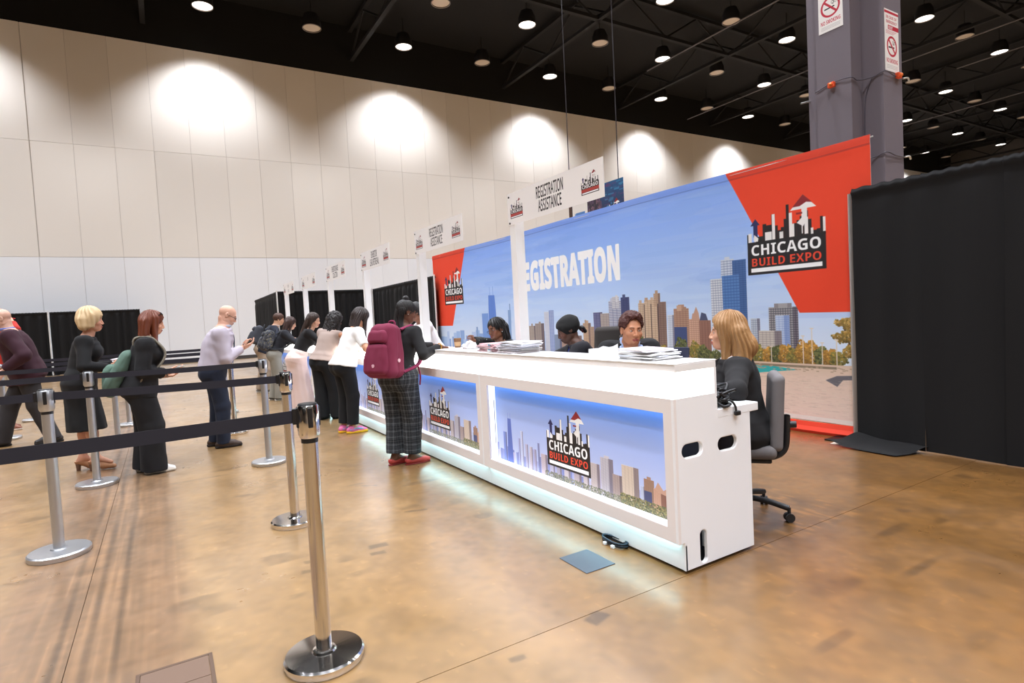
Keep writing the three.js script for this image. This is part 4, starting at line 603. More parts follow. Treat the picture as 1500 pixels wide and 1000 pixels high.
function skeleton(o) {
  const man = !!o.man, bulk = o.bulk ?? 1, K = { man, bulk }, lean = (o.lean ?? 0.04), side = o.side ?? 0, pelY = o.hipY ?? (o.seated ? 0.6 : 0.93);
  const P = V(o.hipX ?? 0, pelY, o.hipZ ?? 0), U = V(Math.sin(side), Math.cos(lean) * Math.cos(side), Math.sin(lean)).normalize(), S = V(1, 0, 0).addScaledVector(U, -U.x).normalize(), F = V().crossVectors(S, U);
  const tw = o.twist ?? 0, hunch = o.hunch ?? 0.25, prof = profile((o.rows ?? (man ? MAN : WOMAN)).map(([t, w, d, c]) => [t, w * bulk, d * bulk, c]));
  K.P = P; K.U = U; K.S = S; K.F = F;
  K.local = (x, y, z) => { const dx = x - P.x, dy = y - P.y, dz = z - P.z, t = dx * U.x + dy * U.y + dz * U.z; let s = dx * S.x + dy * S.y + dz * S.z, f = dx * F.x + dy * F.y + dz * F.z; if (t > 0) f -= hunch * t * t; const a = tw * clamp(t / 0.4, 0, 1), c = Math.cos(a), n = Math.sin(a); return [s * c - f * n, t, s * n + f * c]; };
  K.world = (s, t, f) => { const a = tw * clamp(t / 0.4, 0, 1), c = Math.cos(a), n = Math.sin(a), s2 = s * c + f * n; let f2 = -s * n + f * c; if (t > 0) f2 += hunch * t * t; return P.clone().addScaledVector(U, t).addScaledVector(S, s2).addScaledVector(F, f2); };
  K.torso = (off, t0 = -1, t1 = 1) => (x, y, z) => { const [s, t, f] = K.local(x, y, z), r = prof(t), e = typeof off === 'function' ? off(t, s, f) : off, w = r[1] + e, d = r[2] + e, q = (f - r[3]) / d, p = s / w, k = Math.sqrt(p * p + q * q); let v = (k - 1) * Math.min(w, d) * (k > 1 ? 1 : 1); if (t < t0) v = Math.max(v, t0 - t); if (t > t1) v = Math.max(v, t - t1); return Math.max(v, t - 0.56, -0.17 - t); };
  // legs
  const foot = o.feet ?? [{ x: 0.1, z: 0.0 }, { x: -0.1, z: 0.02 }]; K.legs = [];
  [1, -1].forEach((sg, i) => {
    const hip = K.world(sg * 0.088 * bulk, -0.045, -0.005), ft = foot[i], ank = V(ft.x, (ft.y ?? 0) + 0.082, ft.z), d = ank.clone().sub(hip), near = !o.seated && d.length() > 0.72, a = near ? d.length() * 0.5025 : 0.415, b = a, L = Math.min(d.length(), a + b - 0.004), dir = d.clone().normalize(); ank.copy(hip).addScaledVector(dir, L);
    const cos = (a * a + L * L - b * b) / (2 * a * L), hint = V(ft.kx ?? sg * 0.12, 0, 1).addScaledVector(dir, -V(ft.kx ?? sg * 0.12, 0, 1).dot(dir)).normalize(), knee = hip.clone().addScaledVector(dir, a * cos).addScaledVector(hint, a * Math.sqrt(Math.max(0, 1 - cos * cos)));
    K.legs.push({ hip, knee, ank, yaw: ft.yaw ?? sg * 0.15, floor: ank.y - 0.082, pitch: ft.pitch ?? 0, sg });
  });
  // arms
  K.arms = []; const ua = man ? 0.295 : 0.275, fa = man ? 0.255 : 0.24, shw = (man ? 0.183 : 0.158) * (0.5 + 0.5 * bulk);
  [1, -1].forEach((sg, i) => {
    const sh = K.world(sg * shw, 0.405 + (o.shrug ?? 0), -0.015), h = (o.hands ?? [])[i] ?? {}, wr = h.p ? h.p.clone() : K.world(sg * (shw + 0.06), -0.10, 0.06), d = wr.clone().sub(sh); let L = d.length(); const dir = d.clone().normalize(); L = clamp(L, 0.1, ua + fa - 0.004); wr.copy(sh).addScaledVector(dir, L);
    const cos = (ua * ua + L * L - fa * fa) / (2 * ua * L), h0 = (h.elbow ?? V(sg * 0.5, -0.6, -0.7)).clone(), hint = h0.addScaledVector(dir, -h0.dot(dir)).normalize(), el = sh.clone().addScaledVector(dir, ua * cos).addScaledVector(hint, ua * Math.sqrt(Math.max(0, 1 - cos * cos)));
    const D = (h.dir ?? wr.clone().sub(el)).clone().normalize(), N0 = (h.palm ?? V(-sg, -0.2, 0)).clone(), N = N0.addScaledVector(D, -N0.dot(D)).normalize();
    K.arms.push({ sh, el, wr, D, N, T: V().crossVectors(D, N).multiplyScalar(-sg), sg, curl: h.curl ?? 0.35 });
  });
  // head
  const nb = K.world(0, 0.50, -0.012), hr = new THREE.Euler(o.nod ?? 0.1, o.look ?? 0, o.tilt ?? 0, 'YXZ'), Q = new THREE.Quaternion().setFromEuler(hr), mid = U.clone().lerp(V(0, 1, 0), 0.35).normalize();
  K.nb = nb; K.Q = Q; K.H = nb.clone().addScaledVector(mid, o.neck ?? 0.07).add(V(0, 0.058, 0.022).applyQuaternion(Q)); K.Qi = Q.clone().invert();
  return K;
}
function headField(K, o) {
  const m = K.man, L = [], j = m ? 1.07 : 1;
  const fw = o.faceW ?? 1, base = blob([ell(V(0, 0.028, -0.014), 0.0745, 0.084, 0.094), ell(V(0, -0.032, 0.026), 0.0575 * j * fw, 0.076, 0.062), ell(V(0, -0.088, 0.062), 0.024 * j, 0.02, 0.022), cap(V(-0.046 * j, -0.062, 0.0), V(-0.022, -0.092, 0.045), 0.019, 0.016), cap(V(0.046 * j, -0.062, 0.0), V(0.022, -0.092, 0.045), 0.019, 0.016)], 0.03);
  const cheeks = blob([ell(V(0.036 * fw, -0.03, 0.058), 0.025, 0.024, 0.022), ell(V(-0.036 * fw, -0.03, 0.058), 0.025, 0.024, 0.022), ell(V(0, -0.066, 0.062), 0.036, 0.032, 0.0255), cap(V(-0.034, 0.022, 0.0765), V(0.034, 0.022, 0.0765), m ? 0.009 : 0.0075, m ? 0.009 : 0.0075)], 0.02);
  const nose = blob([cap(V(0, 0.012, 0.084), V(0, -0.031, 0.1015), 0.0075, 0.0108), ell(V(0.012, -0.037, 0.093), 0.009, 0.0075, 0.0095), ell(V(-0.012, -0.037, 0.093), 0.009, 0.0075, 0.0095)], 0.012);
  const lips = blob([cap(V(-0.022, -0.068, 0.083), V(0, -0.0635, 0.0925), 0.0045, 0.006), cap(V(0.022, -0.068, 0.083), V(0, -0.0635, 0.0925), 0.0045, 0.006), cap(V(-0.018, -0.073, 0.083), V(0.018, -0.073, 0.083), 0.0055, 0.0055), ell(V(0, -0.0745, 0.088), 0.014, 0.0065, 0.007)], 0.006);
  const crease = cap(V(-0.024, -0.0688, 0.09), V(0.024, -0.0688, 0.09), 0.0022, 0.0022);
  const socket = both(ell(V(0.031, 0.002, 0.098), 0.022, 0.0165, 0.026), ell(V(-0.031, 0.002, 0.098), 0.022, 0.0165, 0.026));
  const lid = (sx) => (x, y, z) => { const dx = x - sx, dy = y - 0.001, dz = z - 0.069, s = Math.sqrt(dx * dx + dy * dy + dz * dz) - 0.0145, open = (o.eyesDown ? 0.0026 : 0.0045) * Math.max(0, 1 - (dx / 0.0145) ** 2); return smax(s, -Math.max(Math.abs(dy + 0.0012) - open, 0.004 - dz), 0.0015); };
  const lids = both(lid(0.031), lid(-0.031));
  const ear = (s) => { const a = ell(V(s * 0.0745, -0.004, -0.012), 0.0085, 0.031, 0.0195), b = ell(V(s * 0.084, -0.002, -0.008), 0.006, 0.018, 0.010); return (x, y, z) => smax(a(x, y, z), -b(x, y, z), 0.006); }; const e1 = ear(1), e2 = ear(-1);
  const neckR = m ? 0.058 : 0.047, neck = cap(K.nb.clone().addScaledVector(K.U, -0.05).sub(K.H).applyQuaternion(K.Qi), V(0, -0.045, -0.02), neckR + 0.006, neckR);
  return (x, y, z) => {
    let d = base(x, y, z); if (d > 0.09) return Math.min(d, neck(x, y, z));
    d = smin(d, cheeks(x, y, z), 0.016); d = smax(d, -socket(x, y, z), 0.012); d = smin(d, nose(x, y, z), 0.010); d = smin(d, lips(x, y, z), 0.006); d = smax(d, -crease(x, y, z), 0.003);
    d = Math.min(d, lids(x, y, z)); d = smin(d, e1(x, y, z), 0.006); d = smin(d, e2(x, y, z), 0.006); return smin(d, neck(x, y, z), 0.022);
  };
}
function headColour(o) {
  const s = rgb(o.skin), lip = rgb(o.lip ?? '#b0645a'), brow = rgb(o.brow ?? '#3a2a22'), shade = s.clone().lerp(rgb(o.blush ?? '#b5553f'), 0.22);
  const L = blob([cap(V(-0.021, -0.068, 0.084), V(0, -0.065, 0.095), 0.006, 0.0075), cap(V(0.021, -0.068, 0.084), V(0, -0.065, 0.095), 0.006, 0.0075), cap(V(-0.014, -0.0745, 0.088), V(0.014, -0.0745, 0.088), 0.006, 0.006)], 0.004);
  const b = (sg) => blob([cap(V(sg * 0.016, 0.0215, 0.09), V(sg * 0.034, 0.0265, 0.085), 0.004, 0.0042), cap(V(sg * 0.034, 0.0265, 0.085), V(sg * 0.05, 0.02, 0.07), 0.004, 0.002)], 0.002), b1 = b(1), b2 = b(-1);
  const m0 = o.man, stub = o.stubble ? rgb(o.stubble) : null;
  return (x, y, z) => {
    let c = s.clone(); const ch = Math.exp(-((Math.abs(x) - 0.04) ** 2 + (y + 0.03) ** 2 + (z - 0.07) ** 2) / 0.0007); c.lerp(shade, 0.8 * ch);
    if (stub && z > 0.0 && y < -0.045) c.lerp(stub, 0.35);
    const l = L(x, y, z); c.lerp(lip, smooth(0.0022, -0.0012, l)); c.lerp(brow, (m0 ? 0.85 : 0.65) * smooth(0.003, 0, Math.min(b1(x, y, z), b2(x, y, z)))); return [c.r, c.g, c.b];
  };
}
function handField(curl, sg) {                                        // wrist at the origin, fingers along +z, palm faces -y, thumb towards -sg*x... mirrored by sg
  const L = [], palm = blob([cap(V(-0.026, 0, 0.02), V(-0.028, 0, 0.078), 0.0135, 0.0125), cap(V(-0.009, 0.001, 0.015), V(-0.0095, 0.001, 0.083), 0.014, 0.013), cap(V(0.009, 0.001, 0.015), V(0.0095, 0, 0.08), 0.014, 0.0125), cap(V(0.022, -0.002, 0.02), V(0.027, -0.001, 0.074), 0.013, 0.0115), cap(V(0, 0, -0.03), V(0, 0, 0.02), 0.026, 0.024)], 0.012);
  [[-0.028, 0.036, 0.024, 0.020], [-0.0095, 0.042, 0.027, 0.021], [0.0095, 0.039, 0.025, 0.021], [0.027, 0.030, 0.019, 0.017]].forEach(([fx, l1, l2, l3], i) => {
    let p = V(fx, 0, i === 3 ? 0.075 : 0.083), a = curl * (0.55 + 0.05 * i), sp = (fx / 0.03) * 0.10 * (1 - curl * 0.6); const r = [0.0088, 0.0079, 0.0070, 0.0060].map((q) => q * (i === 3 ? 0.88 : 1));
    [l1, l2, l3].forEach((l, k) => { const q = p.clone().add(V(Math.sin(sp) * Math.cos(a) * l, -Math.sin(a) * l, Math.cos(a) * Math.cos(sp) * l)); L.push(cap(p, q, r[k], r[k + 1])); p = q; a += curl * [0.95, 0.7, 0][k]; });
  });
  const t0 = V(-0.024, -0.006, 0.022), t1 = t0.clone().add(V(-0.026, -0.014 - 0.012 * curl, 0.028)), t2 = t1.clone().add(V(-0.013 + 0.014 * curl, -0.006 - 0.012 * curl, 0.028)), t3 = t2.clone().add(V(-0.004 + 0.012 * curl, -0.003 - 0.006 * curl, 0.022));
  const th = blob([cap(t0, t1, 0.0135, 0.0105), cap(t1, t2, 0.0098, 0.0086), cap(t2, t3, 0.0084, 0.0066)], 0.004), n = L.length;
  return (x, y, z) => { const X = x * sg; let d = palm(X, y, z); if (d > 0.13) return d; let e = L[0](X, y, z); for (let i = 1; i < n; i++) e = Math.min(e, L[i](X, y, z)); return smin(smin(d, e, 0.006), th(X, y, z), 0.008); };
}
function basis(X, Y, Z, p) { return new THREE.Matrix4().makeBasis(X, Y, Z).setPosition(p); }
const eyeG = (() => { const g = new THREE.SphereGeometry(0.0128, 20, 16).rotateX(Math.PI / 2), p = g.attributes.position, c = new Float32Array(p.count * 3); for (let i = 0; i < p.count; i++) { const a = Math.acos(clamp(p.getZ(i) / 0.0128, -1, 1)), k = a < 0.26 ? [0.008, 0.006, 0.005] : a < 0.56 ? [0.05, 0.026, 0.014] : [0.42, 0.38, 0.35]; c.set(k, i * 3); } g.setAttribute('color', new THREE.BufferAttribute(c, 3)); return g; })();
const eyeM = new THREE.MeshPhysicalMaterial({ vertexColors: true, roughness: 0.15, clearcoat: 0.6 }), skinM = new THREE.MeshPhysicalMaterial({ vertexColors: true, roughness: 0.52, sheen: 0.15, sheenColor: new THREE.Color(0.5, 0.3, 0.25) });
const isDark = (c) => { const q = rgb(c); return q.r + q.g + q.b < 0.12; };
const cloth = (c, more = {}) => new THREE.MeshPhysicalMaterial({ color: isDark(c) ? rgb(c).multiplyScalar(0.6) : c, roughness: 0.9, sheen: isDark(c) ? 0.05 : 0.25, sheenRoughness: 0.7, sheenColor: rgb(c).lerp(rgb('#ffffff'), 0.25), ...more });
const hairMat = (c, r = 0.5) => new THREE.MeshPhysicalMaterial({ color: c, roughness: r, sheen: 0.06, sheenRoughness: 0.4, sheenColor: rgb(c).lerp(rgb('#ffffff'), 0.3) });
const wrinkle = (amp, f = 1) => (x, y, z) => amp * (N3(x * 9 * f, y * 5 * f, z * 9 * f) + 0.55 * N3(x * 17 * f + 3, y * 12 * f, z * 17 * f));

function makePerson(o) {
  const g = thing('person', o.label, 'person', undefined, [o.pos[0], 0, o.pos[1]], o.turn), sc = o.h / 1.66; g.scale.setScalar(sc);
  const inv = new THREE.Matrix4().compose(g.position, new THREE.Quaternion().setFromEuler(g.rotation), g.scale).invert();
  const loc = (p) => p.clone().applyMatrix4(inv), locDir = (d) => d.clone().applyAxisAngle(V(0, 1, 0), -o.turn);
  const hands = (o.hands ?? []).map((h) => h && { ...h, p: h.w ? loc(h.w) : h.p, dir: h.dirW ? locDir(h.dirW) : h.dir, palm: h.palmW ? locDir(h.palmW) : h.palm });
  const K = skeleton({ ...o, hands }), c = (o.cell ?? 0.011), skin = rgb(o.skin), skinC = () => [skin.r, skin.g, skin.b];
  // the whole body, one surface
  const L = [K.torso(0), cap(K.nb, K.H.clone().add(V(0, -0.05, -0.03).applyQuaternion(K.Q)), K.man ? 0.06 : 0.049, K.man ? 0.056 : 0.045)];
  for (const a of K.arms) { const r = K.man ? 1.15 : 1, q = (K.bulk - 1) * 0.02; L.push(cap(a.sh, a.el, 0.042 * r + q, 0.038 * r + q), cap(a.el, a.el.clone().lerp(a.wr, 0.35), 0.037 * r + q, 0.037 * r + q), cap(a.el.clone().lerp(a.wr, 0.35), a.wr, 0.037 * r + q, 0.025 * r)); }
  for (const l of K.legs) { const q = (K.bulk - 1) * 0.05, f = V(Math.sin(l.yaw), 0, Math.cos(l.yaw)); L.push(cap(l.hip, l.knee, 0.082 + q, 0.053 + q * 0.5), cap(l.knee, l.knee.clone().lerp(l.ank, 0.35).addScaledVector(f, -0.015), 0.05, 0.053 + q * 0.4), cap(l.knee.clone().lerp(l.ank, 0.35).addScaledVector(f, -0.015), l.ank, 0.053 + q * 0.4, 0.034)); const toe = l.ank.clone().addScaledVector(f, 0.13); toe.y = l.floor + 0.024; L.push(cap(l.ank, toe, 0.036, 0.022), cap(l.ank, l.ank.clone().addScaledVector(f, -0.045).add(V(0, -0.045, 0)), 0.034, 0.03)); }
  const all = blob(L, 0.028), bb = new THREE.Box3(); for (const v of [K.P, K.H, K.nb, ...K.legs.flatMap((l) => [l.hip, l.knee, l.ank]), ...K.arms.flatMap((a) => [a.sh, a.el, a.wr])]) bb.expandByPoint(v);
  const lo = bb.min.clone().subScalar(0.24), hi = bb.max.clone().addScalar(0.24); lo.y = Math.max(lo.y, -0.02);
  const pieces = [surf((x, y, z) => Math.max(all(x, y, z), 0.012 - y), lo, hi, o.bodyCell ?? c * 1.3, skinC)];
  const Hm = new THREE.Matrix4().compose(K.H, K.Q, V(1, 1, 1)), hf = headField(K, o); pieces.push(surf((x, y, z) => Math.max(hf(x, y, z), -0.16 - y), V(-0.1, -0.175, -0.13), V(0.1, 0.13, 0.135), o.headCell ?? 0.004, headColour(o)).applyMatrix4(Hm));
  for (const a of K.arms) if (!o.noHands) { const hs = surf(handField(a.curl, a.sg), V(-0.09, -0.13, -0.045), V(0.09, 0.04, 0.21), o.handCell ?? 0.0042, skinC), s = 1.0 * (K.man ? 1.06 : 0.96); hs.scale(s, s, s); const X = V().crossVectors(a.N.clone().negate(), a.D); hs.applyMatrix4(basis(X, a.N.clone().negate(), a.D, a.wr.clone().addScaledVector(a.D, 0.012))); pieces.push(hs); }
  part('body', mergeGeometries(pieces), skinM, g);
  for (const sx of [0.031, -0.031]) { const e = part('eye', eyeG, eyeM, g); e.position.copy(V(sx, 0.001, 0.069).applyMatrix4(Hm)); e.quaternion.copy(K.Q).multiply(new THREE.Quaternion().setFromEuler(new THREE.Euler(o.gazeX ?? (o.eyesDown ? 0.35 : 0.05), o.gazeY ?? 0, 0))); }
  const ctx = { g, K, o, c, lo, hi, Hm, sc, all, inv };
  ctx.head = (name, f, l, h, cell, mat, parent) => part(name, surf(f, l, h, cell).applyMatrix4(Hm), mat, parent ?? g);
  ctx.toWorld = (v) => v.clone().multiplyScalar(sc).applyAxisAngle(V(0, 1, 0), o.turn).add(g.position);
  return ctx;
}
// garments ------------------------------------------------------------------------------------
function sleeves(K, off, frac, k = 1) {
  const out = []; for (const a of K.arms) { const q = (K.bulk - 1) * 0.02 + (K.man ? 0.006 : 0), U = cap(a.sh, a.el, 0.043 + off + q, 0.040 + off + q), total = frac * 2; let end, dir; if (total <= 1) { end = a.sh.clone().lerp(a.el, total); dir = a.el.clone().sub(a.sh).normalize(); } else { end = a.el.clone().lerp(a.wr, total - 1); dir = a.wr.clone().sub(a.el).normalize(); }
    const Fo = total > 1 ? cap(a.el, a.wr, 0.038 + off + q, 0.029 + off * 0.8) : null, e = end.dot(dir); out.push((x, y, z) => { let d = U(x, y, z); if (Fo) d = smin(d, Fo(x, y, z), 0.012); return total > 1 ? Math.max(d, (x * dir.x + y * dir.y + z * dir.z) - e > 0 && Fo && ((x - a.el.x) * dir.x + (y - a.el.y) * dir.y + (z - a.el.z) * dir.z) > 0 ? (x * dir.x + y * dir.y + z * dir.z) - e : -1) : Math.max(d, x * dir.x + y * dir.y + z * dir.z - e); }); }
  return out;
}
function wearTop(ctx, name, mat, { off = 0.014, hem = -0.02, neck = 0.455, sleeve = 1, loose = 0, vee, trap = 0.43, amp = 0.0045, blend = 0.05, bust = true, cell } = {}) {
  const { K, g, c, lo, hi } = ctx, T = K.torso((t) => off + loose * smooth(0.30, -0.1, t), hem, neck), A = sleeves(K, off * 0.9, sleeve), w = wrinkle(amp), extra = [];
  if (bust && !K.man) for (const s of [1, -1]) { const p = K.world(s * 0.07, 0.285, 0.085 * K.bulk + 0.012); extra.push(ell(p, 0.062 + off * 0.5, 0.065 + off * 0.5, 0.056 + off * 0.5)); }
  for (const a of K.arms) extra.push(cap(K.world(a.sg * 0.045, trap, -0.03), a.sh.clone().addScaledVector(K.U, 0.004), 0.034 + off, 0.044 + off));
  const legs = hem < -0.06 ? K.legs.map((l) => cap(l.hip, l.knee, 0.082 + off + loose * 0.6, 0.07 + off + loose)) : [];
  const f = (x, y, z) => { let d = T(x, y, z); if (d < 0.3) { for (const e of extra) d = smin(d, e(x, y, z), 0.05); for (const e of legs) d = smin(d, e(x, y, z), 0.04); } const [s, t, fr] = K.local(x, y, z); d = Math.max(d, hem - t, t - neck); for (const a of A) d = smin(d, a(x, y, z), blend); if (vee && fr > -0.02) d = smax(d, (vee.w * clamp((t - vee.t) / (0.46 - vee.t), -1, 1) - Math.abs(s)) * 0.8, 0.006); return d + w(x, y, z); };
  return part(name, surf(f, lo, hi, cell ?? c), mat, g);
}
function wearLegs(ctx, name, mat, { off = 0.014, wide = 0, waist = 0.08, len = 1, amp = 0.005, cuff = 0.04, cell } = {}) {
  const { K, g, c, lo, hi } = ctx, T = K.torso(off, -0.17, waist), w = wrinkle(amp, 0.9), q = (K.bulk - 1) * 0.05;
  const legs = K.legs.map((l) => { const end = l.knee.clone().lerp(l.ank.clone().setY(l.floor + cuff), len), dir = end.clone().sub(l.knee).normalize(), e = end.dot(dir); const a = cap(l.hip, l.knee, 0.084 + off + q + wide * 0.3, 0.058 + off + q * 0.6 + wide * 0.7), b = cap(l.knee, end, 0.058 + off + q * 0.6 + wide * 0.7, 0.045 + off * 1.2 + wide); return (x, y, z) => Math.max(smin(a(x, y, z), b(x, y, z), 0.02), (x - l.knee.x) * dir.x + (y - l.knee.y) * dir.y + (z - l.knee.z) * dir.z > 0 ? x * dir.x + y * dir.y + z * dir.z - e : -1); });
  const rear = K.seatedRear ?? [1, -1].map((s) => ell(K.world(s * 0.078, -0.07, -0.07), 0.085 + off, 0.095 + off, 0.075 + off));
  return part(name, surf((x, y, z) => { let d = T(x, y, z); for (const r of rear) d = smin(d, r(x, y, z), 0.04); const l0 = legs[0](x, y, z), l1 = legs[1](x, y, z); d = smin(d, smin(l0, l1, 0.012), 0.035); const t = K.local(x, y, z)[1]; return Math.max(d, t - waist) + w(x, y, z); }, lo, hi, cell ?? c), mat, g);
}
function wearSkirt(ctx, name, mat, { hem = 0.1, off = 0.015, flare = 0.06, waist = 0.1, amp = 0.006, pleat = 0.006 } = {}) {
  const { K, g, c, lo, hi } = ctx, T = K.torso(off, -0.17, waist), mid = K.legs[0].ank.clone().add(K.legs[1].ank).multiplyScalar(0.5), top = K.world(0, -0.06, -0.01), w = wrinkle(amp), rear = [1, -1].map((s) => ell(K.world(s * 0.075, -0.08, -0.045), 0.085 + off, 0.1 + off, 0.07 + off));
  const f = (x, y, z) => { const t = clamp((top.y - y) / (top.y - hem), 0, 1), cx = lerp(top.x, mid.x, t), cz = lerp(top.z, mid.z, t), rw = lerp(0.168, 0.13, smooth(0, 0.6, t)) + off + flare * t, rd = lerp(0.125, 0.115, t) + off + flare * t, px = (x - cx) / rw, pz = (z - cz) / rd, k = Math.sqrt(px * px + pz * pz), a = Math.atan2(pz, px); let d = (k - 1) * Math.min(rw, rd) + pleat * t * Math.sin(a * 11 + 2 * N3(a, y * 2, 1)); d = Math.max(d, y - top.y - 0.02); for (const r of rear) d = smin(d, r(x, y, z), 0.05); d = smin(d, T(x, y, z), 0.05); return Math.max(d, hem - y, K.local(x, y, z)[1] - waist) + w(x, y, z); };
  return part(name, surf(f, lo, hi, c), mat, g);
}
function wearShoes(ctx, mat, soleMat, { sole = 0.022, big = 1, high = 0, flat = false, stripe } = {}) {
  const { K, g, c } = ctx; for (const l of K.legs) {
    const F = V(Math.sin(l.yaw), 0, Math.cos(l.yaw)), S = V(F.z, 0, -F.x), o = l.ank.clone().setY(l.floor), P = (f, y, s = 0) => o.clone().addScaledVector(F, f).addScaledVector(S, s).add(V(0, y, 0));
    const B = [cap(P(-0.05, 0.045), P(0.10, 0.038), 0.037 * big, 0.040 * big), cap(P(0.10, 0.036), P(0.165, 0.028), 0.040 * big, 0.026 * big)]; if (!flat) B.push(cap(P(-0.012, 0.06), P(0.09, 0.045), 0.042 * big, 0.036 * big), cap(P(-0.015, 0.05), P(-0.012, 0.085 + high), 0.043 * big, 0.045 * big));
    const up = blob(B, 0.02), base = l.floor + sole * 0.5, top = flat ? l.floor + 0.062 : l.floor + 0.105 + high, l0 = P(0.05, 0).subScalar(0.2), h0 = P(0.05, 0).addScalar(0.24); l0.y = l.floor - 0.02; h0.y = l.floor + 0.2 + high;
    const m = part('shoe', surf((x, y, z) => Math.max(up(x, y, z), base - y, y - top), l0, h0, 0.007), mat, g);
    const so = blob([cap(P(-0.05, 0.02), P(0.10, 0.02), 0.041 * big, 0.045 * big), cap(P(0.10, 0.02), P(0.165, 0.02), 0.045 * big, 0.03 * big)], 0.02);
    part('sole', surf((x, y, z) => Math.max(so(x, y, z), l.floor + 0.002 - y, y - l.floor - sole), l0, h0, 0.006), soleMat, m);
    if (stripe) for (const k of [0, 1, 2]) for (const s of [1, -1]) part('stripe', rod(P(0.02 + k * 0.028, sole + 0.004, s * 0.041), P(0.045 + k * 0.026, 0.07, s * 0.030), 0.0055, 6), stripe, m);
  }
}
// hair: a cap over the skull with the face cut out, plus whatever hangs from it
const skull = (e, dz = 0) => ell(V(0, 0.03, -0.014 + dz), 0.0745 + e, 0.084 + e, 0.094 + e);
const faceCut = (y = -0.035, ry = 0.105, rx = 0.07, z = 0.125) => ell(V(0, y, z), rx, ry, 0.105);
function strands(f, axisY, n, amp) { return (x, y, z) => f(x, y, z) + amp * Math.sin(Math.atan2(x, z + 0.02) * n + 6 * N3(x * 8, y * 5, z * 8)); }
// ---------------------------------------------------------------- hair, glasses, bags
function hair(ctx, mat, { e = 0.014, cut = faceCut(), fall = 0, spread = 0.07, thick = 0.055, end = 0.045, back = 0.05, locks = 0, lockW = 0.028, ridge = 0.003, ridges = 26, curl = 0, top = 0, along = 0, extra = [], cell } = {}) {
  const dn = V(0, -1, 0).lerp(ctx.K.U.clone().negate(), along).normalize().applyQuaternion(ctx.K.Qi), L = [ell(V(0, 0.034 + top * 0.4, -0.018), 0.0745 + e, 0.084 + e + top, 0.094 + e), ...extra];
  if (fall) { const mid = (x) => V(x, 0.0, -0.065); for (const x of [-1, -0.33, 0.33, 1]) { const a = mid(x * spread * 0.8), b = a.clone().addScaledVector(dn, fall * (1 - 0.08 * Math.abs(x))).add(V(x * 0.012, 0, -back)); L.push(cap(a, b, thick, end)); } }
  if (locks) for (const s of [1, -1]) { const a = V(s * 0.066, 0.05, 0.012), b = V(s * 0.078, 0, 0.005).addScaledVector(dn, locks); L.push(cap(a, b, lockW, lockW * 0.7)); }
  const shape = blob(L, 0.03), f = (x, y, z) => { let d = shape(x, y, z); if (d > 0.06) return d; d = smax(d, -cut(x, y, z), 0.012); const a = Math.atan2(x, z + 0.03); d += ridge * Math.sin(a * ridges + 5 * N3(x * 7, y * 6, z * 7) + y * 14); if (curl) d += curl * (N3(x * 42, y * 42, z * 42) + 0.6 * N3(x * 85, y * 85, z * 85)); return d; };
  const r = 0.17 + (curl ? 0.03 : 0), b = fall + locks; return ctx.head('hair', f, V(-r, -0.12 - b * 0.95, -0.22 - b * 0.55), V(r, 0.2 + top, 0.17 + locks * 0.4), cell ?? (ctx.o.headCell ?? 0.004) * 1.25, mat);
}
function placeHead(ctx, m) { m.applyMatrix4(ctx.Hm); return m; }
function headGroupMesh(ctx, name, geo, mat, parent) { return part(name, geo.applyMatrix4(ctx.Hm), mat, parent ?? ctx.g); }
function glasses(ctx, color, down = 0, r = 0.022, sq = 0.78) {
  const z = 0.098, y = 0.0 - down, L = []; for (const s of [1, -1]) { L.push(new THREE.TorusGeometry(r, 0.0022, 6, 24).scale(1, sq, 1).rotateY(s * 0.12).translate(s * 0.032, y, z - 0.004)); L.push(rod(V(s * 0.055, y + 0.006, z - 0.008), V(s * 0.08, y + 0.008, -0.01), 0.002, 6)); } L.push(rod(V(-0.011, y + 0.004, z), V(0.011, y + 0.004, z), 0.002, 6));
  return headGroupMesh(ctx, 'glasses', merge(L), M(color, 0.3));
}
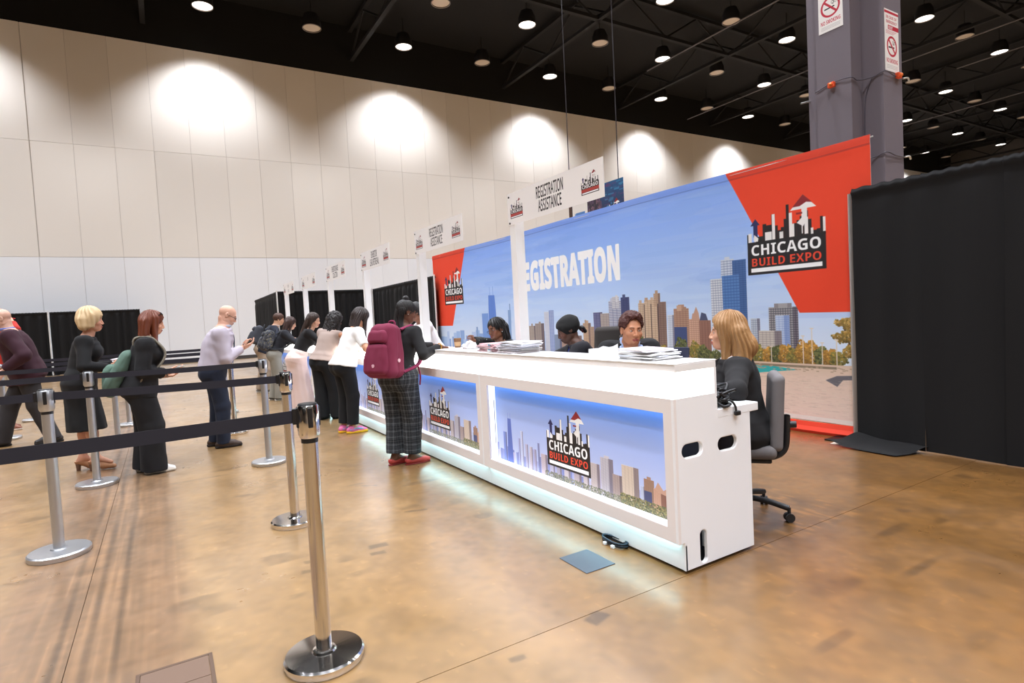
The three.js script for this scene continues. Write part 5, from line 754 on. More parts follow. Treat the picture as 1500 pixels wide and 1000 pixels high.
// a worn bag, built on the wearer's back
function backpack(ctx, label, mat, o = {}) {
  const { K } = ctx, w = o.w ?? 0.155, h = o.h ?? 0.25, d = o.d ?? 0.12, t0 = o.t ?? 0.22, pitch = o.pitch ?? 0;
  const g = thing('backpack', label, 'backpack', undefined), q = new THREE.Quaternion().setFromRotationMatrix(new THREE.Matrix4().makeBasis(K.S, K.U, K.F));
  g.quaternion.copy(ctx.g.quaternion).multiply(q); g.scale.setScalar(ctx.sc); g.position.copy(ctx.toWorld(K.P));
  const zc = -0.118 * (K.bulk) - d - (o.gap ?? 0.0) + (ctx.o.hunch ?? 0.25) * 0.6 * (t0 + h * 0.6) ** 2, rb = (cx, cy, cz, hx, hy, hz, r) => (x, y, z) => { const t = (y - cy) / hy, n = 1 - 0.16 * smooth(-0.2, 1.1, t), ax = Math.abs(x - cx) - hx * n + r, ay = Math.abs(y - cy) - hy + r, az = Math.abs(z - cz) - hz * n * (1 - 0.12 * t) + r; return Math.hypot(Math.max(ax, 0), Math.max(ay, 0), Math.max(az, 0)) + Math.min(Math.max(ax, ay, az), 0) - r; };
  const main = rb(0, t0, zc, w, h, d, 0.075), wr = wrinkle(o.amp ?? 0.006, 1.1), lo = V(-0.35, t0 - h - 0.1, zc - d - 0.16), hi = V(0.35, t0 + h + 0.12, 0.05), cell = o.cell ?? 0.011;
  const seam = o.seam ?? 0.004, rot = (f) => { const c = Math.cos(pitch), s = Math.sin(pitch); return (x, y, z) => { const dy = y - t0 - h, dz = z - zc - d; return f(x, t0 + h + dy * c - dz * s, zc + d + dy * s + dz * c); }; };
  part('main_compartment', surf(rot((x, y, z) => main(x, y, z) + wr(x, y, z) + seam * Math.exp(-(((z - zc) / 0.006) ** 2))), lo, hi, cell), mat, g);
  const pk = rb(0, t0 - h * 0.32, zc - d + 0.005, w * 0.82, h * 0.56, 0.055, 0.045); part('front_pocket', surf(rot((x, y, z) => pk(x, y, z) + wr(x * 1.3, y, z)), lo, hi, cell), o.pocketMat ?? mat, g);
  if (o.top !== false) { const tp = rb(0, t0 + h * 0.5, zc - d + 0.012, w * 0.66, h * 0.24, 0.04, 0.035); part('top_pocket', surf(rot((x, y, z) => tp(x, y, z) + wr(x, y * 1.2, z)), lo, hi, cell), mat, g); }
  part('grab_loop', tube([V(-0.04, t0 + h - 0.02, zc + d - 0.03), V(-0.03, t0 + h + 0.03, zc + d - 0.035), V(0.03, t0 + h + 0.03, zc + d - 0.035), V(0.04, t0 + h - 0.02, zc + d - 0.03)], 0.009, 20, 8), o.strapMat ?? mat, g);
  for (const s of [1, -1]) {
    const b = K.bulk, fz = 0.118 * b + 0.03, pts = [V(s * 0.07, t0 + h - 0.05, zc + d * 0.9), V(s * 0.085, 0.455, -0.07), V(s * 0.10, 0.475, 0.0), V(s * 0.105, 0.42, 0.085), V(s * 0.115, 0.31, fz + 0.03), V(s * 0.145, 0.18, fz), V(s * 0.185 * b, 0.08, 0.03), V(s * 0.15, t0 - h + 0.06, zc + d * 0.7)].map((p) => { if (p.y > 0) p.z += (ctx.o.hunch ?? 0.25) * p.y * p.y * (p.z > zc + d ? 1 : 0.3); return p; });
    const st = tube(pts, 0.026, 56, 8), P = st.attributes.position, curve = new THREE.CatmullRomCurve3(pts, false, 'centripetal'); for (let i = 0; i < P.count; i++) { const c = curve.getPointAt(Math.min(1, Math.floor(i / 9) / 56)), dx = P.getX(i) - c.x, dy = P.getY(i) - c.y, dz = P.getZ(i) - c.z; P.setXYZ(i, c.x + dx, c.y + dy * 0.55, c.z + dz * 0.45); } st.computeVertexNormals();
    const m = part('shoulder_strap', st, o.strapMat ?? mat, g); if (o.tail) part('strap_tail', tube([V(s * 0.185 * b, 0.07, 0.04), V(s * 0.19 * b, -0.02, 0.07), V(s * 0.185 * b, -0.12, 0.075)], 0.009, 16, 6), o.strapMat ?? mat, m);
  }
  if (o.badge) for (const [x, y] of o.badge) part('badge', cyl(0.017, 0.017, 0.006, 18).rotateX(Math.PI / 2).translate(x, y, zc - d - 0.052), M(0xd9a9b4, 0.5), g);
  if (o.sideBadge) part('badge', cyl(0.018, 0.018, 0.008, 18).rotateZ(Math.PI / 2).translate(-w - 0.003, t0 - h * 0.35, zc), M(0xd9a9b4, 0.5), g);
  return g;
}
function heldPhone(ctx, i, label, color) {
  const a = ctx.K.arms[i], s = ctx.sc, g = thing('phone', label, 'phone'), X = V().crossVectors(a.N, a.D).normalize();
  const p = a.wr.clone().addScaledVector(a.D, 0.10).addScaledVector(a.N, 0.028); g.position.copy(ctx.toWorld(p)); g.scale.setScalar(s);
  g.quaternion.copy(ctx.g.quaternion).multiply(new THREE.Quaternion().setFromRotationMatrix(new THREE.Matrix4().makeBasis(X, a.N, a.D.clone().multiplyScalar(-1)).multiply(new THREE.Matrix4().makeScale(X.clone().cross(a.N).dot(a.D.clone().negate()) > 0 ? 1 : -1, 1, 1))));
  part('case', new RoundedBoxGeometry(0.074, 0.009, 0.15, 3, 0.004), M(color, 0.35), g); part('screen', new RoundedBoxGeometry(0.068, 0.002, 0.14, 2, 0.0009).translate(0, 0.0045, 0), M(0x0d1014, 0.12), g); return g;
}
const deg = Math.PI / 180, darkSole = M(0x1b1a1a, 0.8), black = cloth('#19171a'), blackKnit = cloth('#211f21'), hand = (x, y, z, more = {}) => ({ w: V(x, y, z), ...more });
const DOWN = V(0, -1, 0);

// --- woman with the maroon backpack, plaid trousers
{
  const plaid = canvasTex(256, 256, (c, W, H) => { c.fillStyle = '#3a3d42'; c.fillRect(0, 0, W, H); const bar = (v, w, f) => { c.fillStyle = f; c.fillRect(v, 0, w, H); c.fillRect(0, v, W, w); }; bar(0, 70, 'rgba(18,20,24,0.55)'); bar(128, 46, 'rgba(18,20,24,0.45)'); bar(96, 6, 'rgba(170,175,178,0.45)'); bar(30, 5, 'rgba(160,165,170,0.4)'); bar(206, 5, 'rgba(180,184,186,0.5)'); bar(150, 4, 'rgba(150,155,160,0.35)'); const r = rng(2); for (let i = 0; i < 3000; i++) { c.fillStyle = r() < 0.5 ? 'rgba(255,255,255,0.05)' : 'rgba(0,0,0,0.07)'; c.fillRect(r() * W, r() * H, 3, 1); } });
  plaid.wrapS = plaid.wrapT = THREE.RepeatWrapping; plaid.repeat.set(7.5, 7.5);
  const p = makePerson({ label: 'woman with braids in a bun, black sweater, grey plaid trousers and red flats', pos: [1.93, -5.36], turn: 122 * deg, h: 1.60, lean: 0.12, hunch: 0.3, nod: 0.34, look: -0.5, skin: '#6b4430', lip: '#6e3a34', brow: '#1d1512', bulk: 1.12, cell: 0.0085, headCell: 0.0035, eyesDown: true,
    feet: [{ x: 0.09, z: -0.02, yaw: -0.35 }, { x: -0.08, z: 0.04, yaw: -0.55 }], hands: [hand(2.36, 1.125, -5.47, { dirW: V(0.9, -0.1, 0.3), palmW: DOWN, curl: 0.5 }), hand(2.30, 1.125, -5.20, { dirW: V(0.95, -0.15, -0.25), palmW: DOWN, curl: 0.55, elbow: V(-0.5, -0.8, -0.3) })] });
  wearLegs(p, 'plaid_trousers', cloth('#ffffff', { map: plaid, sheen: 0.1 }), { off: 0.016, wide: 0.026, waist: 0.1, cuff: 0.115, amp: 0.006 });
  wearTop(p, 'black_sweater', blackKnit, { off: 0.014, hem: 0.02, sleeve: 0.97, loose: 0.01 });
  wearShoes(p, M(0xb8423c, 0.6), M(0x8c2f2c, 0.7), { flat: true, sole: 0.012, big: 0.92 });
  const hm = hairMat('#17110f'); hair(p, hm, { e: 0.009, cut: faceCut(-0.05, 0.12, 0.075, 0.11), ridge: 0.0025, ridges: 34 });
  p.head('hair_bun', (x, y, z) => Math.hypot(x, y - 0.128, z + 0.045) - 0.034 + 0.003 * Math.sin(22 * Math.atan2(x, z + 0.045) + y * 160), V(-0.06, 0.07, -0.1), V(0.06, 0.19, 0.02), 0.0045, hm);
  const r = rng(6); for (let i = 0; i < 13; i++) { const a = lerp(-1.5, 1.5, i / 12), x = 0.07 * Math.sin(a), z = -0.05 - 0.055 * Math.cos(a), dn = DOWN.clone().applyQuaternion(p.K.Qi), s0 = V(x * 0.6, 0.085, z * 0.7), s1 = V(x * 1.1, 0.01, z * 1.02), s2 = s1.clone().addScaledVector(dn, 0.12).add(V(0.01 * r(), 0, -0.03)), s3 = s1.clone().addScaledVector(dn, 0.2 + 0.03 * r()).add(V(x * 0.3, 0, -0.045)); headGroupMesh(p, 'braid', tube([s0, s1, s2, s3], 0.0075, 22, 6), hm); }
  glasses(p, 0x6b3a24, 0.004); for (const s of [1, -1]) headGroupMesh(p, 'earring', new THREE.SphereGeometry(0.005, 10, 8).translate(s * 0.08, -0.03, -0.01), aluminium);
  part('bracelet', new THREE.TorusGeometry(0.034, 0.006, 8, 24).applyQuaternion(new THREE.Quaternion().setFromUnitVectors(V(0, 0, 1), p.K.arms[1].D)).translate(p.K.arms[1].wr.x, p.K.arms[1].wr.y, p.K.arms[1].wr.z), M(0xd9a441, 0.3, { metalness: 0.6 }), p.g);
  backpack(p, 'large maroon backpack worn by the woman in plaid trousers', cloth('#75203c', { sheen: 0.3 }), { w: 0.165, h: 0.265, d: 0.125, t: 0.21, tail: true, strapMat: cloth('#82264a'), badge: [[0, 0.06]], sideBadge: true, cell: 0.0095, gap: -0.02 });
}
// --- customer in the white tee
{
  const p = makePerson({ label: 'woman in a loose white tee, cropped black trousers and bright running shoes', pos: [1.96, -7.42], turn: 98 * deg, h: 1.62, lean: 0.20, hunch: 0.5, nod: 0.55, skin: '#c68e6c', brow: '#2a1c16', bulk: 1.05, cell: 0.0105, headCell: 0.005, eyesDown: true,
    feet: [{ x: 0.09, z: -0.02 }, { x: -0.07, z: 0.03 }], hands: [hand(2.42, 1.13, -7.55, { dirW: V(0.9, -0.1, 0.2), palmW: DOWN, curl: 0.6 }), hand(2.36, 1.13, -7.22, { dirW: V(0.9, -0.15, -0.35), palmW: DOWN, curl: 0.8, elbow: V(-0.6, -0.7, -0.2) })] });
  wearLegs(p, 'black_trousers', cloth('#1b1b1e'), { off: 0.016, wide: 0.012, cuff: 0.12 }); wearTop(p, 'white_tee', cloth('#f1efec', { sheen: 0.1 }), { off: 0.02, hem: -0.05, sleeve: 0.40, loose: 0.032, amp: 0.007 });
  wearShoes(p, M(0xd96a9c, 0.6), M(0xf2b81f, 0.6), { sole: 0.034 }); for (const s of p.g.children.filter((c) => /^shoe/.test(c.name))) { const l = p.K.legs[s.name.length % 2], k = p.g.children.filter((c) => /^shoe/.test(c.name)).indexOf(s), q = p.K.legs[k], F = V(Math.sin(q.yaw), 0, Math.cos(q.yaw)), S = V(F.z, 0, -F.x); for (const e of [1, -1]) part('side_stripe', tube([q.ank.clone().setY(0.05).addScaledVector(F, -0.05).addScaledVector(S, e * 0.04), q.ank.clone().setY(0.065).addScaledVector(F, 0.03).addScaledVector(S, e * 0.044), q.ank.clone().setY(0.05).addScaledVector(F, 0.12).addScaledVector(S, e * 0.04)], 0.007, 14, 6), M(0x5fb4d8, 0.5), s); }
  hair(p, hairMat('#2b1d18'), { e: 0.018, fall: 0.16, thick: 0.05, end: 0.04, locks: 0.17, lockW: 0.032, ridge: 0.0035 });
  part('watch', new THREE.TorusGeometry(0.03, 0.006, 8, 20).applyQuaternion(new THREE.Quaternion().setFromUnitVectors(V(0, 0, 1), p.K.arms[1].D)).translate(p.K.arms[1].wr.x, p.K.arms[1].wr.y, p.K.arms[1].wr.z), blackPlastic, p.g);
}
// --- customer in beige
{
  const p = makePerson({ label: 'woman with curly dark hair, beige short-sleeved sweater and wide black trousers, leaning on the counter', pos: [2.0, -8.72], turn: 124 * deg, h: 1.60, lean: 0.20, side: -0.08, hunch: 0.5, nod: 0.35, look: -0.3, skin: '#b07a5a', bulk: 1.1, cell: 0.012, headCell: 0.006,
    feet: [{ x: 0.10, z: 0.0 }, { x: -0.10, z: 0.12, yaw: -0.4 }], hands: [hand(2.45, 1.13, -9.2, { dirW: V(0.7, 0, -0.3), palmW: DOWN }), hand(2.40, 1.13, -8.62, { dirW: V(0.6, -0.1, -0.6), palmW: DOWN, elbow: V(-0.8, -0.4, 0.1) })] });
  wearLegs(p, 'black_trousers', cloth('#17191d'), { off: 0.014, wide: 0.045, cuff: 0.035, amp: 0.007, waist: 0.01 }); wearTop(p, 'beige_sweater', cloth('#a8948a'), { off: 0.024, hem: -0.03, sleeve: 0.55, loose: 0.03 });
  wearShoes(p, M(0x151517, 0.6), darkSole); hair(p, hairMat('#1c1512', 0.6), { e: 0.026, fall: 0.31, thick: 0.06, end: 0.05, spread: 0.08, locks: 0.2, lockW: 0.04, curl: 0.011, ridge: 0.004, ridges: 14, along: 0.9, back: 0.05, cell: 0.0075 });
}
// --- customer in the pink skirt
{
  const p = makePerson({ label: 'woman with long dark hair, black sweater and long pale pink skirt, bending over the counter', pos: [1.84, -9.75], turn: 84 * deg, h: 1.64, lean: 0.34, hunch: 0.35, nod: 0.2, look: -0.55, skin: '#dba98c', lip: '#b85f5a', brow: '#2a1c16', cell: 0.012, headCell: 0.005,
    feet: [{ x: 0.08, z: 0 }, { x: -0.08, z: 0.05 }], hands: [hand(2.42, 1.13, -9.95, { palmW: DOWN }), hand(2.38, 1.13, -9.5, { palmW: DOWN, elbow: V(-0.7, -0.5, -0.1) })] });
  wearSkirt(p, 'pink_skirt', cloth('#e6cbc2', { roughness: 0.7, sheen: 0.5 }), { hem: 0.10, off: 0.03, flare: 0.05 }); wearTop(p, 'black_sweater', black, { off: 0.016, hem: 0.07, sleeve: 0.97, loose: 0.0 });
  wearShoes(p, M(0xd8c8b8, 0.6), M(0xe8e0d6, 0.6), { flat: true }); hair(p, hairMat('#35241b'), { e: 0.014, fall: 0.36, thick: 0.048, end: 0.03, back: 0.045, along: 1, locks: 0.14, lockW: 0.022 });
}
// --- couple at the far end
{
  const p = makePerson({ label: 'man in a navy jacket and khaki trousers bending over the far counter end', man: true, pos: [1.86, -13.5], turn: 84 * deg, h: 1.76, lean: 0.38, hunch: 0.4, nod: 0.3, skin: '#c99877', cell: 0.015, headCell: 0.006, bodyCell: 0.018, handCell: 0.006,
    feet: [{ x: 0.12, z: -0.12 }, { x: -0.12, z: -0.02 }], hands: [hand(2.4, 1.13, -13.7, { palmW: DOWN }), hand(2.35, 1.13, -13.2, { palmW: DOWN, elbow: V(-0.7, -0.5, -0.1) })] });
  wearLegs(p, 'khaki_trousers', cloth('#a18d77'), { off: 0.02, wide: 0.02, cuff: 0.06 }); wearTop(p, 'navy_jacket', cloth('#272c3d'), { off: 0.026, hem: -0.12, sleeve: 0.97, loose: 0.02 }); part('collar', new THREE.TorusGeometry(0.058, 0.014, 10, 28).rotateX(Math.PI / 2).applyQuaternion(new THREE.Quaternion().setFromUnitVectors(V(0, 1, 0), p.K.U)).translate(p.K.nb.x, p.K.nb.y, p.K.nb.z), cloth('#d5d3d6'), p.g);
  wearShoes(p, M(0x8a8682, 0.7), M(0xe7e2da, 0.6)); hair(p, hairMat('#4a2c1c'), { e: 0.014, ridge: 0.003, cut: faceCut(-0.05, 0.12, 0.085, 0.10) });
  backpack(p, 'dark grey backpack on the man in the navy jacket', cloth('#3b3d44'), { w: 0.15, h: 0.2, d: 0.10, t: 0.2, cell: 0.014 });
}
{
  const p = makePerson({ label: 'woman with long brown hair leaning on the counter beside the man in navy', pos: [1.84, -11.85], turn: 82 * deg, h: 1.63, lean: 0.34, hunch: 0.4, nod: 0.35, skin: '#d3a183', cell: 0.015, headCell: 0.006, bodyCell: 0.018, handCell: 0.006,
    feet: [{ x: 0.09, z: -0.1 }, { x: -0.09, z: 0.0 }], hands: [hand(2.4, 1.13, -12.1, { palmW: DOWN }), hand(2.35, 1.13, -11.6, { palmW: DOWN, elbow: V(-0.7, -0.5, -0.1) })] });
  wearLegs(p, 'grey_trousers', cloth('#8d8a80'), { off: 0.016, wide: 0.02 }); wearTop(p, 'dark_top', cloth('#24242c'), { off: 0.02, hem: -0.06, sleeve: 0.97 }); wearShoes(p, M(0x4a4744, 0.7), M(0xd8d2c8, 0.6)); hair(p, hairMat('#3a221a'), { e: 0.016, fall: 0.28, thick: 0.05, end: 0.04, along: 0.7, back: 0.03, locks: 0.2, lockW: 0.028 });
  const camo = canvasTex(128, 128, (c, W, H) => { const r = rng(8); c.fillStyle = '#35363c'; c.fillRect(0, 0, W, H); for (let i = 0; i < 150; i++) { c.fillStyle = ['#54545a', '#232429', '#6f6a58', '#44464c'][Math.floor(r() * 4)]; c.beginPath(); c.ellipse(r() * W, r() * H, 3 + r() * 10, 3 + r() * 7, r() * 3, 0, 7); c.fill(); } }); camo.wrapS = camo.wrapT = THREE.RepeatWrapping; camo.repeat.set(3, 3);
  backpack(p, 'patterned grey and black backpack on the woman leaning beside the man in navy', cloth('#ffffff', { map: camo, sheen: 0.1 }), { w: 0.15, h: 0.21, d: 0.11, t: 0.19, cell: 0.014, strapMat: cloth('#2a2b30') });
}
// --- queue: man in jeans
{
  const p = makePerson({ label: 'bald man in a pale lilac shirt, blue jeans and brown boots, reading a phone', man: true, pos: [0.50, -7.78], turn: 88 * deg, h: 1.70, lean: 0.03, hunch: 0.55, nod: 0.5, skin: '#d9a68d', brow: '#a5806c', lip: '#b06a5c', bulk: 1.12, cell: 0.011, headCell: 0.005, eyesDown: true, stubble: '#c9a596',
    feet: [{ x: 0.10, z: -0.04, yaw: 0.1 }, { x: -0.10, z: 0.04, yaw: -0.05 }], hands: [{ p: V(0.08, 1.13, 0.30), dir: V(-0.2, 0.35, 0.9), palm: V(-0.4, 0.8, -0.2), curl: 0.6 }, { p: V(-0.08, 1.14, 0.31), dir: V(0.12, 0.38, 0.9), palm: V(0.3, 0.85, -0.2), curl: 0.5, elbow: V(-0.5, -0.8, -0.5) }] });
  wearLegs(p, 'blue_jeans', cloth('#1f2940', { sheen: 0.1 }), { off: 0.014, wide: 0.012, waist: 0.06, cuff: 0.05, amp: 0.007 }); wearTop(p, 'lilac_shirt', cloth('#bcb2bd', { sheen: 0.1 }), { off: 0.026, hem: 0.0, sleeve: 0.95, loose: 0.012, amp: 0.008 });
  part('collar', new THREE.TorusGeometry(0.066, 0.015, 10, 28).rotateX(Math.PI / 2).applyQuaternion(new THREE.Quaternion().setFromUnitVectors(V(0, 1, 0), p.K.U)).translate(p.K.nb.x, p.K.nb.y - 0.012, p.K.nb.z), cloth('#b9c4d6'), p.g);
  part('belt', new THREE.TorusGeometry(0.155, 0.014, 8, 40).scale(1.12, 0.92, 1.4).rotateX(Math.PI / 2).translate(0, 0.955, 0.01), M(0x3d2a20, 0.6), p.g);
  part('lanyard', tube([p.K.world(0.06, 0.47, -0.02), p.K.world(0.08, 0.40, 0.12), p.K.world(0.04, 0.25, 0.19), p.K.world(0.0, 0.16, 0.20), p.K.world(-0.04, 0.25, 0.19), p.K.world(-0.08, 0.40, 0.12), p.K.world(-0.06, 0.47, -0.02)], 0.006, 50, 6), M(0x39465c, 0.7), p.g);
  wearShoes(p, M(0x3d2c22, 0.6), M(0x241a15, 0.8), { sole: 0.028, big: 1.08, high: 0.06 }); glasses(p, 0x2b2623, 0.006); heldPhone(p, 1, 'dark phone held by the bald man in the lilac shirt', 0x2c2724);
}
// --- queue: woman with the green backpack
{
  const p = makePerson({ label: 'woman with long auburn hair, black cardigan, wide black trousers and white sneakers', pos: [-0.22, -6.93], turn: 90 * deg, h: 1.62, lean: 0.05, hunch: 0.4, nod: 0.22, skin: '#d8a184', lip: '#b86a60', brow: '#6a3a24', bulk: 1.06, cell: 0.0105, headCell: 0.0048, eyesDown: true,
    feet: [{ x: 0.10, z: -0.02, yaw: 0.05 }, { x: -0.09, z: 0.06, yaw: -0.02 }], hands: [{ p: V(0.13, 0.98, 0.22), dir: V(-0.3, 0.05, 0.9), palm: V(-0.4, 0.8, 0), curl: 0.6 }, { p: V(-0.10, 1.02, 0.235), dir: V(0.05, 0.16, 0.95), palm: V(0.2, 0.95, 0), curl: 0.45, elbow: V(-0.4, -0.8, -0.6) }] });
  wearLegs(p, 'wide_black_trousers', cloth('#18161a'), { off: 0.018, wide: 0.055, cuff: 0.03, amp: 0.007 }); wearTop(p, 'burgundy_top', cloth('#5f1c33'), { off: 0.012, hem: -0.02, sleeve: 0.1, neck: 0.44 }); wearTop(p, 'black_cardigan', cloth('#1a181b'), { off: 0.028, hem: -0.14, sleeve: 0.95, loose: 0.025, vee: { t: -0.3, w: 0.055 }, amp: 0.006 });
  wearShoes(p, M(0xeae6e0, 0.55), M(0xd9d2c6, 0.6), { sole: 0.026, stripe: M(0x1a1b22, 0.6) }); hair(p, hairMat('#6e351d'), { e: 0.018, fall: 0.27, thick: 0.055, end: 0.045, back: 0.035, spread: 0.075, locks: 0.22, lockW: 0.03, ridge: 0.0045, ridges: 18 });
  headGroupMesh(p, 'sunglasses', merge([new THREE.SphereGeometry(0.028, 16, 10).scale(1, 0.7, 0.25).rotateX(-0.9).translate(0.034, 0.108, 0.062), new THREE.SphereGeometry(0.028, 16, 10).scale(1, 0.7, 0.25).rotateX(-0.9).translate(-0.034, 0.108, 0.062), rod(V(0.06, 0.1, 0.06), V(0.088, 0.04, -0.03), 0.003, 6), rod(V(-0.06, 0.1, 0.06), V(-0.088, 0.04, -0.03), 0.003, 6)]), M(0x141418, 0.15));
  part('watch', new THREE.TorusGeometry(0.029, 0.006, 8, 20).applyQuaternion(new THREE.Quaternion().setFromUnitVectors(V(0, 0, 1), p.K.arms[1].D)).translate(p.K.arms[1].wr.x, p.K.arms[1].wr.y, p.K.arms[1].wr.z), M(0x202024, 0.4), p.g);
  backpack(p, 'soft green backpack hanging low on the woman with auburn hair', cloth('#566d60'), { w: 0.16, h: 0.25, d: 0.075, t: 0.06, pitch: -0.46, top: false, amp: 0.014, strapMat: cloth('#7c7466'), gap: -0.10, pocketMat: cloth('#4d6658') }); heldPhone(p, 1, 'pale phone held by the woman with the green backpack', 0xb9c2c6);
}
// --- queue: blonde woman
{
  const p = makePerson({ label: 'woman with short blonde bob, black jacket, black midi skirt and tan heels, holding folded papers', pos: [-0.76, -7.52], turn: 90 * deg, h: 1.63, lean: 0.06, hunch: 0.35, nod: 0.05, skin: '#cf967a', lip: '#a9544c', brow: '#8a6a4a', cell: 0.011, headCell: 0.0048,
    feet: [{ x: 0.07, z: -0.05, y: 0.05 }, { x: -0.07, z: 0.08, y: 0.05 }], hands: [{ p: V(0.12, 1.10, 0.28), dir: V(-0.3, 0.15, 0.9), palm: V(-0.5, 0.7, 0), curl: 0.6 }, { p: V(-0.13, 1.09, 0.26), dir: V(0.2, 0.1, 0.95), palm: V(0.6, 0.7, 0), curl: 0.7, elbow: V(-0.6, -0.7, -0.5) }], hipY: 0.98 });
  wearSkirt(p, 'black_skirt', cloth('#151416'), { hem: 0.44, off: 0.02, flare: 0.05, pleat: 0.003 }); wearTop(p, 'black_jacket', cloth('#1b191b'), { off: 0.024, hem: -0.13, sleeve: 0.97, loose: 0.02, vee: { t: 0.22, w: 0.06 } }); wearTop(p, 'black_blouse', cloth('#141316'), { off: 0.01, hem: 0.0, sleeve: 0.1 });
  { const tan = M(0xb07d58, 0.55); for (const l of p.K.legs) { const F = V(Math.sin(l.yaw), 0, Math.cos(l.yaw)), o = l.ank.clone().setY(0), P = (f, y) => o.clone().addScaledVector(F, f).setY(y), up = blob([cap(P(-0.045, 0.10), P(0.06, 0.05), 0.034, 0.038), cap(P(0.06, 0.045), P(0.15, 0.028), 0.038, 0.026)], 0.02), lo = P(0.04, -0.03).subScalar(0.2).setY(-0.02), hi = P(0.04, 0).addScalar(0.22); const m = part('shoe', surf((x, y, z) => Math.max(up(x, y, z), 0.004 - y, y - 0.105), lo, hi, 0.007), tan, p.g); part('heel', cyl(0.026, 0.018, 0.075, 14).translate(P(-0.045, 0).x, 0.038, P(-0.045, 0).z), M(0x6b4a36, 0.6), m); } }
  hair(p, hairMat('#d3b58a'), { e: 0.026, top: 0.012, cut: faceCut(-0.05, 0.105, 0.075, 0.125), fall: 0.06, thick: 0.062, end: 0.05, back: 0.0, spread: 0.07, locks: 0.06, lockW: 0.034, ridge: 0.004, ridges: 14 });
  const g = thing('folded_papers', 'folded white papers in the hands of the blonde woman', 'papers'), a = p.K.arms[0]; g.position.copy(p.toWorld(V(0.02, 1.175, 0.38))); g.rotation.set(0, p.o.turn + 0.1, 0); [[0, 0], [0.25, 0.006], [-0.3, 0.012]].forEach(([r, y]) => part('sheet', new RoundedBoxGeometry(0.13, 0.004, 0.19, 2, 0.0015).rotateX(-0.18 + r * 0.2).rotateY(r).translate(0, y, 0), M(0xf2e8f0, 0.7), g));
}
// --- queue: man in burgundy
{
  const p = makePerson({ label: 'bald man in a burgundy jacket and dark trousers striding away along the queue', man: true, pos: [-1.60, -10.05], turn: -88 * deg, h: 1.84, lean: 0.11, hunch: 0.4, nod: 0.35, skin: '#d2a48e', brow: '#8a6a58', bulk: 1.1, cell: 0.012, headCell: 0.0055,
    feet: [{ x: 0.10, z: -0.22, yaw: 0.1 }, { x: -0.10, z: 0.30, yaw: -0.05 }], hands: [{ p: V(0.27, 0.93, 0.16), dir: V(0, -0.7, 0.6), curl: 0.6 }, { p: V(-0.24, 0.95, 0.2), dir: V(0, -0.6, 0.7), curl: 0.6 }] });
  wearLegs(p, 'dark_trousers', cloth('#3a3638'), { off: 0.018, wide: 0.016, cuff: 0.04 }); wearTop(p, 'blue_shirt', cloth('#4f5fa8'), { off: 0.012, hem: 0.0, sleeve: 0.2 }); wearTop(p, 'burgundy_jacket', cloth('#43192a'), { off: 0.032, hem: -0.19, sleeve: 0.96, loose: 0.025, vee: { t: 0.1, w: 0.06 }, amp: 0.007 });
  part('collar', new THREE.TorusGeometry(0.064, 0.017, 10, 28).rotateX(Math.PI / 2).applyQuaternion(new THREE.Quaternion().setFromUnitVectors(V(0, 1, 0), p.K.U)).translate(p.K.nb.x, p.K.nb.y - 0.005, p.K.nb.z), cloth('#7482c4'), p.g);
  wearShoes(p, M(0x2a2524, 0.5), darkSole, { big: 1.08 }); glasses(p, 0x4a3328);
}
// --- man in the red cap
{
  const p = makePerson({ label: 'man in a red cap and red shirt, one hand on the cap brim', man: true, pos: [-2.28, -12.0], turn: 84 * deg, h: 1.86, lean: 0.03, nod: 0.1, skin: '#c99579', cell: 0.013, headCell: 0.006, handCell: 0.006,
    feet: [{ x: 0.1, z: 0 }, { x: -0.1, z: 0.08 }], hands: [{ p: V(0.25, 0.9, 0.1) }, { p: V(-0.10, 1.60, 0.22), dir: V(0.3, 0.5, -0.3), palm: V(0.3, 0, -0.8), curl: 0.7, elbow: V(-0.5, -0.6, 0.6) }] });
  wearLegs(p, 'khaki_trousers', cloth('#a4947c'), { off: 0.018, wide: 0.016, cuff: 0.05 }); wearTop(p, 'red_shirt', cloth('#b02a20'), { off: 0.022, hem: -0.1, sleeve: 0.75, loose: 0.02 }); wearShoes(p, M(0x7a4630, 0.6), M(0xe3d6c8, 0.6), { big: 1.05 }); hair(p, hairMat('#3c2a20'), { e: 0.006, cut: faceCut(-0.05, 0.13, 0.085, 0.10) });
  const red = cloth('#b3262a'), m = p.head('red_cap', (x, y, z) => Math.max(skull(0.018)(x, y, z), 0.035 + 0.12 * (0 - z) * 0.1 - y), V(-0.12, 0, -0.14), V(0.12, 0.16, 0.12), 0.005, red); p.head('cap_brim', (x, y, z) => Math.max(Math.hypot(x / 0.085, (z - 0.06) / 0.115) * 0.085 - 0.085, Math.abs(y - 0.045 + (z - 0.06) * 0.12 + x * x * 2.2) - 0.004, 0.03 - z), V(-0.1, -0.01, 0.02), V(0.1, 0.09, 0.19), 0.004, red, m);
}

